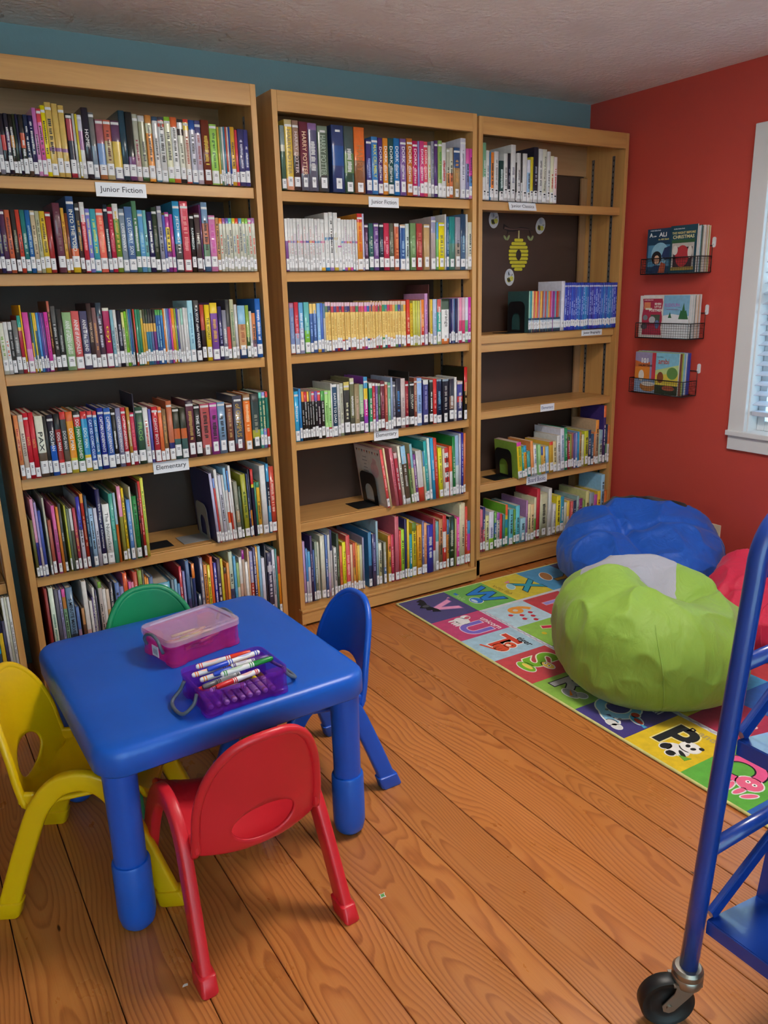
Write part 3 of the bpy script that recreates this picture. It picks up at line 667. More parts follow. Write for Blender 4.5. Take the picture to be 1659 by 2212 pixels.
    '3.3': '12407,87,185,9cb.65246.05bcd.22345;12506,88,185,39a.65246.05bcd.22345;12605,88,185,eda.65246.05bcd.22345;12704,88,185,d65.65246.05bcd.22345;12804,88,184,eb5.65246.05bcd.22345;12898,94,184,d54.65246.05bcd.22345;12999,95,184,a9b.65246.05bcd.22345;13099,95,184,eb5.65246.05bcd.22345;13200,95,184,b64.65246.05bcd.22345;13301,95,184,99b.65246.05bcd.22345;13403,90,183,c55.65246.05bcd.22345;13504,90,183,8ab.65246.05bcd.22345;13606,90,183,da5.65246.05bcd.22345;13709,91,183,d56.65246.05bcd.22345;13811,91,183,b7b.65246.05bcd.22345;13914,91,182,949.65246.05bcd.22345;14011,97,182,6ab.65246.05bcd.22345;14115,98,182,c33.65246.05bcd.22345;14218,98,182,b75.65246.05bcd.22345;14323,92,182,99a.65246.05bcd.22345;14451,210,226,dde.90ccc;14674,124,219,34a.06ccd.0334b.70dde.1034b|.|bcf;14804,118,219,34a.06ccd.0333a.70dde.1033a|.|bcf;14934,125,219,34a.06ccd.0344b.70dde.1044b|.|bcf;15066,119,219,34a.06ccd.0335c.70dde.1035c|.|bcf;15197,126,219,34a.06ccd.0334b.70dde.1034b|.|bcf;15329,120,218,34a.06ccd.0345b.70dde.1045b|.|bcf;15462,127,218,34a.06ccd.0336c.70dde.1036c|.|bcf;15595,121,218,34a.06ccd.0337c.70dde.1037c|.|bcf;15728,128,218,34a.06ccd.0335b.70dde.1035b|.|bcf;15862,122,218,34a.06ccd.0327c.70dde.1027c|.|bcf;15997,129,218,34a.06ccd.0338c.70dde.1038c|.|bcf;16132,123,217,34a.06ccd.0336b.70dde.1036b|.|bcf;16267,130,217,34a.06ccd.0334b.70dde.1034b|.|bcf;16403,124,217,34a.06ccd.0333a.70dde.1033a|.|bcf;16540,131,217,34a.06ccd.0344b.70dde.1044b|.|bcf;16676,125,217,34a.06ccd.0335c.70dde.1035c|.|bcf;16814,132,217,34a.06ccd.0334b.70dde.1034b|.|bcf;16952,126,216,34a.06ccd.0345b.70dde.1045b|.|bcf;17090,133,216,34a.06ccd.0336c.70dde.1036c|.|bcf;17229,126,216,34a.06ccd.0337c.70dde.1037c|.|bcf;17369,134,216,34a.06ccd.0335b.70dde.1035b|.|bcf;17509,127,216,34a.06ccd.0327c.70dde.1027c|.|bcf;17649,135,215,34a.06ccd.0338c.70dde.1038c|.|bcf;17790,128,215,34a.06ccd.0336b.70dde.1036b|.|bcf;17932,136,215,34a.06ccd.0334b.70dde.1034b|.|bcf;18074,129,215,34a.06ccd.0333a.70dde.1033a|.|bcf',
    '3.5': '11997,274,177,d4a.10ec2.70fff|.|7a4;12283,126,153,3a9;12421,189,156,39c.20eb3|.|d63;12622,190,127,4aa;12850,166,174,e95.80ddd;13028,167,153,eee|.|68b;13323,168,152,ad9;13503,130,138,35a.30eb5;13646,143,137,eb5;13828,197,135,9ce;14050,238,155,d43.10eb4;14314,213,154,dc9.80ddd;14565,201,181,ddd|.|888;14792,256,212,dde|.|69b;15061,190,211,396|.|bdb;15277,136,165,364.10b34;15427,110,177,994;15550,110,182,a66;15673,110,180,66a;15796,111,181,99c;15920,125,184,39c;16058,139,183,c95;16225,168,166,ddb;16420,268,182,cc3;16700,184,183,346|.|dcc;16898,171,161,357;17083,100,170,d85;17196,230,228,e94.30ca8;17440,232,175,8ab.40bcb;17728,175,297,e74.20437|.|eee;17916,117,200,235.507a8;18047,147,193,d74.50ddd',
    '3.6': '9670,152,209,d78;9833,129,220,337.50d67;9985,201,174,dd9|.|555;10221,286,190,dde.709c3|.|77a;10541,144,186,6a4.3036a.30384;10696,181,176,a5b.20ddd|.|555;10888,145,167,c33.80ddd;11068,146,163,488;11226,147,208,e63.25ec3.1039b.207b3;11481,246,180,6bc.80c44;11738,136,177,693;11886,249,192,6cd;12196,327,124,9cd;12533,114,209,b8b;12671,178,188,eda;12860,218,183,ec9;13089,141,215,ddb.508a5;13255,194,256,c34;13472,497,226,cca;14042,198,246,ddd;14330,213,161,ddd|shapes|666;14594,268,198,ed3.80ddd;14872,243,190,39b.80ddd|.|eee;15140,177,155,ddc;15328,178,162,ec5.50ddd;15585,179,155,d66|.|fcc;15788,208,155,346|.|bbd;16021,153,176,9bb;16199,252,158,837;16476,169,146,8a5;16670,241,192,dd9|.|555;16936,314,177,9ab;17274,230,162,b5a;17515,232,179,ec4;17771,248,262,9ce;18058,162,175,d73',
    '0.6': '-11443,114,252,39c;-11318,108,263,3ad.60246|DOGS|eee;-11204,121,297,224.40ec3;-11071,87,219,335;-10973,75,303,ddd;-10891,82,304,ccb;-10804,94,306,ddd|.|888',
}
# ------------------------------------------------------------------ books
SEG = re.compile(r'([0-9a-f]{3})(?:\.(\d\d))?')
NAMED = [('black', '1c1c20'), ('charcoal', '3c3c40'), ('grey', '808084'), ('pale grey', 'b8b8ba'), ('white', 'e2e2e0'), ('cream', 'e0d2a8'), ('tan', 'c49a68'), ('brown', '7a5238'),
         ('maroon', '702838'), ('red', 'c02c34'), ('coral', 'e87058'), ('orange', 'e0803c'), ('gold', 'd8a838'), ('yellow', 'e8d02c'), ('lime', 'a8c83c'), ('green', '488848'), ('dark green', '2c4c38'),
         ('olive', '8c9448'), ('sage', '98b090'), ('teal', '38a0a0'), ('sky blue', '98c0e0'), ('blue', '4484c4'), ('navy', '283060'), ('slate', '687888'), ('indigo', '484c90'), ('lavender', '9090cc'),
         ('purple', '744490'), ('plum', '583450'), ('magenta', 'b83c8c'), ('pink', 'dc80b0'), ('rose', 'c86478')]
_nm = [(n, tuple(int(c[i:i + 2], 16) for i in (0, 2, 4))) for n, c in NAMED]
def colour_name(h3):
    r = [int(k * 2, 16) for k in h3]
    return min(_nm, key=lambda t: sum((a - b) ** 2 for a, b in zip(r, t[1])))[0]
def segs_of(spec):
    """list of (top fraction, bottom fraction, hex) from the top of the spine down"""
    out, pos = [], 0.0
    m = SEG.findall(spec)
    for i, (c, fr) in enumerate(m):
        nxt = 1.0 if (i == len(m) - 1 or not fr) else min(1.0, pos + int(fr) / 100)
        if nxt > pos:
            out.append((pos, nxt, c))
        pos = nxt
    if out[-1][1] < 1.0:
        out[-1] = (out[-1][0], 1.0, out[-1][2])
    return out
def desat(c, k=0.0):
    return c
def make_cover(w, d, h, segs, cover, hard):
    """spine at y = 0, boards run back to y = d; the U-shaped case, open at top, bottom and fore-edge"""
    t = min(.0022, w * .16)
    b = min(.003, w * .18)
    outer = [(0, d), (0, b), (w * .09, b * .42), (w * .28, b * .06), (w * .72, b * .06), (w * .91, b * .42), (w, b), (w, d)]
    inner = [(w - t, d), (w - t, b + t), (t, b + t), (t, d)]
    V, F, C = [], [], []
    zs = [0.0] + [h * (1 - s[1]) for s in reversed(segs)][1:] + [h]
    zs = sorted(set(round(z, 5) for z in zs))
    cols = []
    for a, c_ in zip(zs[:-1], zs[1:]):
        mid = 1 - ((a + c_) / 2) / h
        cols.append(next((hx(s[2]) for s in segs if s[0] <= mid <= s[1]), hx(segs[-1][2])))
    cc = hx(cover)
    for z in zs:
        V += [(x, y, z) for x, y in outer]
    n = len(outer)
    for i in range(len(zs) - 1):
        for j in range(n - 1):
            F.append((i * n + j, i * n + j + 1, (i + 1) * n + j + 1, (i + 1) * n + j))
            C.append(cols[i] if 1 <= j <= 5 else cc)
    k = len(V)
    V += [(x, y, 0) for x, y in inner] + [(x, y, h) for x, y in inner]
    m = len(inner)
    for j in range(m - 1):
        F.append((k + j, k + j + 1, k + m + j + 1, k + m + j))
        C.append(cc)
    top, bot = (len(zs) - 1) * n, 0
    def cap(o, q, flip):
        for f in ((o + 0, o + 1, q + 2, q + 3), (o + 1, o + 2, o + 3, q + 2), (o + 3, o + 4, q + 1, q + 2), (o + 4, o + 5, o + 6, q + 1), (o + 6, o + 7, q + 0, q + 1)):
            F.append(tuple(reversed(f)) if flip else f)
            C.append(cols[-1] if not flip else cols[0])
    cap(top, k + m, False)
    cap(bot, k, True)
    F += [(0, k + 3, k + m + 3, top), (7, top + 7, k + m, k)]
    C += [cc, cc]
    return V, F, C, t, b
def make_pages(w, d, h, t, b, hard):
    e = .004 if hard else .0006
    return [(t, b + t, e), (w - t, b + t, e), (w - t, d - e, e), (t, d - e, e), (t, b + t, h - e), (w - t, b + t, h - e), (w - t, d - e, h - e), (t, d - e, h - e)]
def make_sticker(w, h, z0, z1, b, dark):
    """call-number sticker wrapped round the foot of the spine, with its lines of tiny print"""
    hw = min(w * .94, .024) / 2
    y = -.0004
    eb = b if hw > w * .3 else 0
    xs = [w / 2 - hw, w / 2 - hw * .55, w / 2 + hw * .55, w / 2 + hw]
    ys = [y + eb * .8, y, y, y + eb * .8]
    V = [(x, yy, z) for z in (z0, z1) for x, yy in zip(xs, ys)]
    F = [(j, j + 1, 5 + j, 4 + j) for j in range(3)]
    C = [hx('e9e9ec')] * 3
    ink = hx('55565c')
    zz = z1 - (z1 - z0) * .26
    if dark:
        k = len(V); a = hw * .5
        V += [(w / 2 - a, y - .0002, zz), (w / 2 + a, y - .0002, zz), (w / 2 + a, y - .0002, zz + .006), (w / 2 - a, y - .0002, zz + .006)]
        F.append((k, k + 1, k + 2, k + 3)); C.append(hx('202024'))
        zz -= .004
    for i in range(2):
        a = hw * (.30 + .2 * random.random())
        k = len(V)
        V += [(w / 2 - a, y - .0002, zz - .0022), (w / 2 + a, y - .0002, zz - .0022), (w / 2 + a, y - .0002, zz), (w / 2 - a, y - .0002, zz)]
        F.append((k, k + 1, k + 2, k + 3)); C.append(ink)
        zz -= .0048
    return V, F, C
def make_scribble(w, z0, z1, colour, rnd):
    """lettering too small to read: two runs of short strokes down the spine"""
    V, F = [], []
    y = -.0003
    z = z1
    hw = w * (.20 + .08 * rnd.random())
    while z > z0 + .004:
        a = .0018 + .003 * rnd.random()
        if rnd.random() < .16:
            z -= .005
            continue
        k = len(V)
        x0, x1 = w / 2 - hw * (.6 + .4 * rnd.random()), w / 2 + hw * (.6 + .4 * rnd.random())
        V += [(x0, y, z - a), (x1, y, z - a), (x1, y, z), (x0, y, z)]
        F.append((k, k + 1, k + 2, k + 3))
        z -= a + .0012
    return V, F

BOOK_MEM = {}
SHELF_WORD = {'1': 'top', '2': 'second', '3': 'third', '4': 'fourth', '5': 'fifth', '6': 'bottom'}
CASE_WORD = {'0': 'bookcase beside the yellow chair', '1': 'bookcase behind table', '2': 'middle bookcase', '3': 'beehive bookcase'}
def ordinal(n):
    if 10 <= n % 100 <= 20: return '%dth' % n
    return '%d%s' % (n, {1: 'st', 2: 'nd', 3: 'rd'}.get(n % 10, 'th'))
CLEAR = {'1': S, '2': S, '0': S, '3': S3}
LEAN = {'1.5b': (3.0, .3), '2.5': (8.0, 0.0), '3.5': (5.5, 0.0)}
FIRST_COVER = {'1.5b': '336', '2.5': 'cbb', '3.3': '355', '3.5': '8a4'}
GLOSSY = {'1.1', '1.2', '2.1', '2.2'}
def row_geom(key):
    case = key[0]
    y0 = {'0': -.034, '1': Y1, '2': Y2, '3': Y3}[case]
    idx = int(key[2]) - 1
    zs = CLEAR[case]
    if case == '3':
        idx = {0: 0, 2: 1, 4: 3, 5: 4}[idx]
    z = zs[idx]
    roof = (zs[idx - 1] - .038) if idx > 0 else H - .07
    return y0, z, roof
for key, data in BOOK_ROWS.items():
    y0, z, roof = row_geom(key)
    rnd = random.Random(key)
    items = data.split(';')
    case, shelf = key[0], key[2]
    picture = key in ('1.5', '1.5b', '1.6', '2.5', '2.6', '0.6')
    board = key in ('3.5', '3.6')
    x_lo, x_hi = {'0': (-1.3, -1.0715), '1': (B1X[0] + .022, B1X[1] - .022), '2': (B2X[0] + .022, B2X[1] - .022), '3': (B3X[0] + .022, B3X[1] - .022)}[case]
    for i, it in enumerate(items):
        f = it.split('|')
        xs, ws, hs, spec = f[0].split(',')
        x, w, h = int(xs) / 1e4, int(ws) / 1e4, int(hs) / 1e3
        title = f[1] if len(f) > 1 else ''
        tcol = f[2] if len(f) > 2 else ''
        x, w = max(x, x_lo + .0006), min(w, x_hi - .0008 - x)
        h = min(h, roof - z - .006)
        segs = segs_of(spec)
        main = max(segs, key=lambda s: (s[1] - s[0]))[2]
        cover = main
        hard = picture or (w > .016 and h > .195)
        if i == 0 and key in FIRST_COVER:
            cover = FIRST_COVER[key]
        if picture:
            d = .20 + .035 * rnd.random()
        elif board:
            d = .15 + .05 * rnd.random()
        else:
            d = (.135 if h < .195 else .155) + .012 * rnd.random()
        d = min(d, .245 if case != '3' else .225)
        thin = w < .0105
        if picture: nm, cat = 'picture_book', 'picture book'
        elif board: nm, cat = 'board_book', 'board book'
        elif key == '3.3': nm, cat = 'biography_book', 'biography'
        elif thin: nm, cat = 'slim_paperback', 'paperback'
        else: nm, cat = 'chapter_book', 'chapter book'
        V, F, C, t, b = make_cover(w, d, h, segs, cover, hard)
        mat = 'cover_gloss' if (key in GLOSSY or rnd.random() < .25) else 'cover_satin'
        o = mesh_obj(nm, V, F, mat, None, False, None, C)
        ns = (len(V) - 8) // 8 - 1
        sm = [False] * len(F)
        for q in range(ns):
            for j in range(1, 6):
                sm[q * 7 + j] = True
        o.data.polygons.foreach_set('use_smooth', sm)
        jut = -.0015 + .004 * rnd.random()
        lean = 0.0
        if key in LEAN:
            a, e = LEAN[key]
            lean = math.radians(a + (e - a) * i / max(1, len(items) - 1))
        o.location = (x, y0 + jut, z + .0004)
        if lean:
            o.rotation_euler = (0, -lean, 0)
        # names of neighbours and place make the label single it out
        cn = colour_name(main)
        if len(segs) > 1:
            other = max((s for s in segs if s[2] != main), key=lambda s: s[1] - s[0], default=None)
            oc = colour_name(other[2]) if other else cn
            if oc != cn: cn = cn + ' and ' + oc
        part = ''
        word = SHELF_WORD[shelf]
        i_lab = i + (len(BOOK_ROWS['1.5'].split(';')) if key == '1.5b' else 0)
        noun = {'picture_book': 'picture book', 'board_book': 'board book', 'biography_book': 'biography', 'slim_paperback': 'slim book', 'chapter_book': 'book'}[nm]
        if case == '3':
            word = {'1': 'top', '3': 'second', '5': 'fourth', '6': 'bottom'}[shelf]
        if case == '0':
            lab = '%s picture book, %s from left in the bookcase beside the yellow chair' % (cn, ordinal(i + 1))
        else:
            lab = '%s %s, %s from left on %s shelf, %s' % (cn, noun, ordinal(i_lab + 1), word, CASE_WORD[case])
        tag(o, lab, cat, {'0': 'books in the bookcase beside the yellow chair', '1': 'books in the bookcase behind the table', '2': 'books in the middle bookcase', '3': 'books in the beehive bookcase'}[case])
        mesh_obj('pages', make_pages(w, d, h, t, b, hard), BOXF, 'page_block', o)
        # call-number sticker
        lz0 = (.012 if rnd.random() < .6 else .004) if not picture else .006
        lh = .030 + .012 * rnd.random()
        if key == '1.2': lz0, lh = .004 + .012 * rnd.random(), .034
        if key in ('3.3',): lz0, lh = .014 + .006 * rnd.random(), .03
        if not (picture and rnd.random() < .2) and w > .003:
            v2, f2, c2 = make_sticker(w, h, lz0, lz0 + lh, b, key == '3.1')
            mesh_obj('spine_label', v2, f2, 'paper_print', o, False, None, c2)
        # title
        top_z = h * .95
        foot = lz0 + lh + .008
        if title and title not in ('.', 'x'):
            avail = (h * (.86 if key != '1.2' else .80)) - foot
            hgt = w * .50
            ln = min(avail, len(title) * hgt * .95)
            if title == 'orange': ln, hgt = avail * .62, w * .42
            if title in ('PAX', 'ttyl', 'HOME', 'FROG', 'HARRY'): ln, hgt = min(avail * .6, w * 2.6), w * .55
            zc = (foot + h * .86) / 2
            M = basis((w / 2, -.0006, zc), (0, 0, -1), (1, 0, 0))
            text('title', title, .01, tcol or 'eee', o, M, bold=.0001, fit=(ln, hgt))
        elif title == '.' or (not title and w > .011 and rnd.random() < .55):
            lum = sum(hx(main)[:3]) / 3
            tc = tcol or ('333' if lum > .30 else 'ddd')
            v3, f3 = make_scribble(w, max(foot, h * .30), h * (.60 + .3 * rnd.random()), tc, rnd)
            if f3:
                s = mesh_obj('title', v3, f3, 'ink', o)
                s.color = hx(tc)
        if key in ('1.1', '1.2', '2.1', '2.2', '1.4', '2.4') and w > .012 and rnd.random() < .6:
            # small white author band near the head of the spine
            hw = min(w * .92, .03) / 2
            zz = h * (.90 if h > .19 else .93)
            v4 = [(w / 2 - hw, -.0004 + b * .6, zz), (w / 2 - hw * .5, -.0005, zz), (w / 2 + hw * .5, -.0005, zz), (w / 2 + hw, -.0004 + b * .6, zz)]
            v4 += [(p[0], p[1], p[2] + .0075) for p in v4]
            mesh_obj('author_band', v4, [(0, 1, 5, 4), (1, 2, 6, 5), (2, 3, 7, 6)], 'ink', o).color = hx('d8d8d8')
        BOOK_MEM[(key, i)] = (o, w, d, h)
# ------------------------------------------------------------------ shelf signs
def sign(label, case_y, x0, x1, z0, z1, body, tilt=0.0, colour='3a3c44', size=None, bold=0.0, font_sq=1.0, name='shelf_sign'):
    w, h = x1 - x0, z1 - z0
    o = tag(empty(name, ((x0 + x1) / 2, case_y, (z0 + z1) / 2)), label, 'sign', 'white shelf signs')
    o.rotation_euler = (tilt, 0, 0)
    box('card', (-w / 2, -.0012, -h / 2), (w / 2, 0, h / 2), 'sign_card', o)
    text('lettering', body, .03, colour, o, basis((0, -.0016, -.001), (1, 0, 0), (0, 0, 1)), bold=bold or .0002, fit=(w * .84, h * .52))
    return o
plain('sign_card', 'e6e9f0', 0.35, var=.02)
E1, E2, E3 = Y1 + .0135, Y2 + .0135, Y3 + .0135
sign('white Junior Fiction sign taped to the bookcase behind the table', E1, -.637, -.477, 1.652, 1.694, 'Junior Fiction')
sign('white Elementary sign on the bookcase behind the table', E1, -.55, -.421, .735, .777, 'Elementary')
sign('white Junior Fiction sign on the top shelf of the middle bookcase', E2, .393, .532, 1.656, 1.694, 'Junior Fiction')
sign('white Elementary sign on the fourth shelf of the middle bookcase', E2, .386, .508, .738, .780, 'Elementary')
sign('curling Junior Classics sign under the white books of the beehive bookcase', E3 - .004, 1.118, 1.275, 1.668, 1.702, 'Junior Classics', math.radians(-16))
sign('narrow Junior Biography sign below the row of blue spines', E3, 1.595, 1.735, 1.108, 1.136, 'Junior Biography', 0, '2a3050', None, .0006)
sign('small pale blue Elementary sign below the empty shelf', E3, 1.340, 1.430, .763, .798, 'Elementary', 0, '3a4a80')
sign('pale blue Board Books sign on the lowest shelf edge', E3, 1.262, 1.396, .412, .456, 'Board Books', 0, '3a4a80')

# ------------------------------------------------------------------ bookends
plain('grey_metal', '8f9094', 0.4)
def bookend(label, x, y, z, mat, width=.12, height=.135, lean=0.0, facing=1):
    """L-shaped sheet steel: upright plate with an arched window, foot lying on the shelf"""
    o = tag(empty('bookend', (x, y, z)), label, 'bookend', 'metal bookends')
    w2 = width / 2
    outer = [(-w2, 0)] + [(-w2 + .03 - .03 * math.cos(a), height - .03 + .03 * math.sin(a)) for a in [k * PI / 12 for k in range(7)]] + \
            [(w2 - .03 + .03 * math.sin(a), height - .03 + .03 * math.cos(a)) for a in [k * PI / 12 for k in range(7)]] + [(w2, 0)]
    iw = width * .26
    inner = [(-iw, .012)] + [(-iw * math.cos(a), .058 + iw * math.sin(a)) for a in [k * PI / 12 for k in range(13)]] + [(iw, .012)]
    n, m = len(outer), len(inner)
    t = .0016
    V = [(0, p, q) for p, q in outer] + [(0, p, q) for p, q in inner] + [(t, p, q) for p, q in outer] + [(t, p, q) for p, q in inner]
    F = []
    def strip(o0, i0, flip):
        a, b = 0, 0
        fs = []
        while a < n - 1 or b < m - 1:
            if b == m - 1 or (a < n - 1 and a / (n - 1) <= b / (m - 1)):
                fs.append((o0 + a, o0 + a + 1, i0 + b)); a += 1
            else:
                fs.append((o0 + a, i0 + b + 1, i0 + b)); b += 1
        fs.append((o0 + n - 1, o0, i0, i0 + m - 1))
        F.extend(tuple(reversed(f)) for f in fs) if flip else F.extend(fs)
    strip(0, n, True)
    strip(n + m, 2 * n + m, False)
    for j in range(n):
        F.append((j, (j + 1) % n, n + m + (j + 1) % n, n + m + j))
    for j in range(m):
        F.append((n + (j + 1) % m, n + j, 2 * n + m + j, 2 * n + m + (j + 1) % m))
    up = mesh_obj('upright', V, F, mat, o)
    up.rotation_euler = (0, lean, 0)
    tongue = [(-iw, 0), (iw, 0)]
    box('foot', (-.10 if facing > 0 else 0, -w2 * .86, .0002), (0 if facing > 0 else .10, w2 * .86, .0018), mat, o, .0005, 1)
    return o
bookend('black bookend holding up the leaning picture books, middle bookcase', .424, .115, S[4] + .0006, 'black_metal', .13, .145, math.radians(-8))
bookend('black bookend against the dark green book below the paper beehive', 1.232, .10, S3[1] + .0006, 'black_metal', .115, .14)
bookend('black bookend before the lime board book, beehive bookcase', 1.183, .11, S3[3] + .0006, 'black_metal', .12, .14, math.radians(-5))
bookend('pale grey bookend against the dark blue cover, bookcase behind the table', -.352, .08, S[4] + .0006, 'grey_metal', .12, .14, math.radians(-3))
bookend('dark bookend foot by the yellow-green spine, bookcase behind the table', -.588, .08, S[4] + .0006, 'black_metal', .10, .12, 0, -1)

# printed back cover of the picture book that leans on the black bookend
def cover_art():
    o, w, d, h = BOOK_MEM[('2.5', 0)]
    M = basis((-.0004, d * .5, h * .5), (0, -1, 0), (0, 0, 1))
    prism('cover_print', [(-d * .46, -h * .45), (d * .46, -h * .45), (d * .46, h * .47), (-d * .46, h * .47)], .0002, 'ink', o, M, 'd2cfcb')
    for k in range(9):
        x = -d * .40 + k * d * .1
        prism('pennant', [(x - .006, h * .43), (x + .006, h * .43), (x, h * .43 - .013)], .0005, 'ink', o, M, ['533', 'c95', '445', 'c66'][k % 4])
    for k in range(7):
        ww = .03 + .012 * math.sin(k * 2.1)
        prism('print_line', [(-.03 - ww / 2, h * .30 - k * .016), (-.03 + ww / 2, h * .30 - k * .016), (-.03 + ww / 2, h * .30 - k * .016 + .0035), (-.03 - ww / 2, h * .30 - k * .016 + .0035)], .0005, 'ink', o, M, '8a8a90')
    prism('print_shape', ell(.045, h * .12, .032, .036), .0005, 'ink', o, M, 'd9b3b8')
    prism('print_shape', ell(.050, h * .27, .016, .014), .0005, 'ink', o, M, 'd9b3b8')
cover_art()

# ------------------------------------------------------------------ paper beehive and bees on the brown back panel
YB3 = YW - .012 - .008 - .0006
def back_M(x, z, rot=0.0):
    return basis((x, YB3, z), (math.cos(rot), 0, math.sin(rot)), (-math.sin(rot), 0, math.cos(rot)))
def to_room(parent, x, z, rot=0.0):
    return basis((0, 0, 0), (math.cos(rot), 0, math.sin(rot)), (-math.sin(rot), 0, math.cos(rot)))
hive = tag(empty('paper_beehive', (1.402, YB3, 1.49)), 'yellow paper beehive hanging from a brown twig on the back panel', 'decoration')
Mh = to_room(hive, 0, 0)
bands = [(.074, .028), (.058, .046), (.041, .057), (.0235, .062), (.006, .0625), (-.0115, .061), (-.0285, .055), (-.0455, .044), (-.061, .026)]
def hive_outline(g):
    pts = [(w + g, z) for z, w in bands]
    return [(0, .084 + g)] + pts + [(0, -.070 - g)] + [(-p[0], p[1]) for p in reversed(pts)]
prism('hive_body', hive_outline(.002), .0006, 'ink', hive, Mh, '4a4326')
for i, (z, w) in enumerate(bands):
    hh = .0068
    prism('hive_band', rrect_at := [(x, z + y) for x, y in rrect(w * 2, hh * 2, hh * .9, 3)], .0014, 'ink', hive, Mh, 'd8cc34')
prism('hive_hole', ell(0, .006, .0165, .0245, 18), .0020, 'ink', hive, Mh, '3b2d2a')
prism('hive_cord', [(-.004, .082), (.004, .082), (.004, .118), (-.004, .118)], .0010, 'ink', hive, Mh, 'cfc98c')
twig = [(-.098, .124), (-.062, .113), (-.030, .113), (.010, .122), (.045, .122), (.098, .118), (.050, .131), (.012, .134), (-.028, .127), (-.060, .129), (-.096, .146)]
prism('twig', twig, .0016, 'ink', hive, Mh, '241a1c')
prism('twig_bark', [(x * .93 - .002, .124 + (y - .124) * .45) for x, y in twig], .0021, 'ink', hive, Mh, '6a4c46')
for sx in (-1, 1):
    prism('twig_stalk', [(sx * .066, .118), (sx * .070, .118), (sx * .078, .095), (sx * .074, .095)], .0012, 'ink', hive, Mh, '2b2022')
    for a in (-.9, .7):
        prism('leaf', ell(sx * .076 + .014 * math.sin(a), .084, .006, .014, 14, -a * .8), .0018, 'ink', hive, Mh, '8d9a6a')
bee_at = [(1.245, 1.655, .25, 'paper bee on the back panel nearest the middle bookcase, left of the twig'), (1.541, 1.632, -.1, 'paper bee right of the beehive twig on the back panel'), (1.347, 1.392, .35, 'paper bee below the beehive, just above the slim coloured spines')]
for bx, bz, rot, lb in bee_at:
    bee = tag(empty('paper_bee', (bx, YB3, bz)), lb, 'decoration', 'paper bees round the beehive')
    M = to_room(bee, 0, 0, rot)
    prism('bee_outline', ell(0, 0, .030, .040, 22, -.3), .0008, 'ink', bee, M, 'd5d7de')
    prism('bee_wing', ell(-.004, .022, .008, .014, 14, .2), .0014, 'ink', bee, M, 'b9c3d4')
    prism('bee_wing', ell(.006, .020, .007, .013, 14, -.4), .0014, 'ink', bee, M, 'c4ccda')
    prism('bee_body', ell(-.007, -.010, .013, .012, 18), .0014, 'ink', bee, M, 'c9c04a')
    prism('bee_stripe', ell(-.012, -.009, .0036, .012, 12, .2), .0019, 'ink', bee, M, '26242a')
    prism('bee_stripe', ell(-.004, -.010, .003, .0125, 12, .2), .0019, 'ink', bee, M, '26242a')
    prism('bee_head', ell(.010, -.010, .0115, .0115, 18), .0022, 'ink', bee, M, 'd3cc58')
    for ex in (.007, .014):
        prism('bee_eye', ell(ex, -.008, .0011, .0014, 8), .0027, 'ink', bee, M, '26242a')
    for ex in (.012, .019):
        prism('bee_feeler', [(ex, .002), (ex + .0014, .002), (ex + .004, .009), (ex + .0022, .009)], .0022, 'ink', bee, M, '26242a')

# ------------------------------------------------------------------ wire racks with picture books on the red wall
plain('adhesive_hook', 'd8dbe0', 0.3)
def wall_rack(label, yL, yR, z0, hook_z, hook_label):
    d, hgt = .10, .068
    o = tag(empty('wire_rack', (XW, (yL + yR) / 2, z0)), label, 'wire rack', 'black wire book racks')
    a, b = yR - (yL + yR) / 2, yL - (yL + yR) / 2          # a < b
    x0, x1 = -d, -.004
    r = .0021
    tube_obj('rim_wire', [(x1, a, hgt), (x0, a, hgt), (x0, b, hgt), (x1, b, hgt)], r, 'black_metal', o, 6)
    tube_obj('base_wire', [(x1, a, 0), (x0, a, 0), (x0, b, 0), (x1, b, 0)], r, 'black_metal', o, 6, True)
    for yy in (a, b):
        for xx in (x0, x1):
            tube_obj('corner_wire', [(xx, yy, 0), (xx, yy, hgt if xx == x0 else hgt + .001)], r, 'black_metal', o, 6)
    # back hoop on which the rack hangs
    tube_obj('back_hoop', [(x1, a, 0), (x1, a, .112), (x1, b, .112), (x1, b, 0)], r, 'black_metal', o, 6)
    # fine mesh of the front, the ends and the floor
    t = .0006
    n = int((b - a) / .0125)
    for i in range(1, n):
        y = a + (b - a) * i / n
        tube_obj('mesh_wire', [(x0, y, hgt), (x0, y, 0), (x1, y, 0)], t, 'black_metal', o, 4)
    for i in range(1, 6):
        z = hgt * i / 6
        tube_obj('mesh_wire', [(x1, a, z), (x0, a, z), (x0, b, z), (x1, b, z)], t, 'black_metal', o, 4)
    for i in range(1, 8):
        x = x0 + (x1 - x0) * i / 8
        tube_obj('mesh_wire', [(x, a, hgt), (x, a, 0), (x, b, 0), (x, b, hgt)], t, 'black_metal', o, 4)
    hk = tag(empty('adhesive_hook', (XW, yR - .006, hook_z)), hook_label, 'hook', 'white adhesive hooks')
    pl = [(y, z) for y, z in rrect(.016, .044, .0078, 4)]
    prism('hook_plate', pl, .005, 'adhesive_hook', hk, basis((0, 0, 0), (0, -1, 0), (0, 0, 1)))
    tube_obj('hook_arm', [(-.005, 0, -.008), (-.013, 0, -.012), (-.014, 0, -.004)], .0025, 'adhesive_hook', hk, 6)
    return o
wall_rack('topmost black wire rack on the red wall', -.150, -.455, 1.386, 1.512, 'white hook beside the topmost wire rack')
wall_rack('middle black wire rack of the three on the red wall', -.140, -.447, 1.098, 1.225, 'white hook beside the middle wire rack')
wall_rack('lowest black wire rack on the red wall', -.122, -.430, .838, .962, 'white hook beside the lowest wire rack')
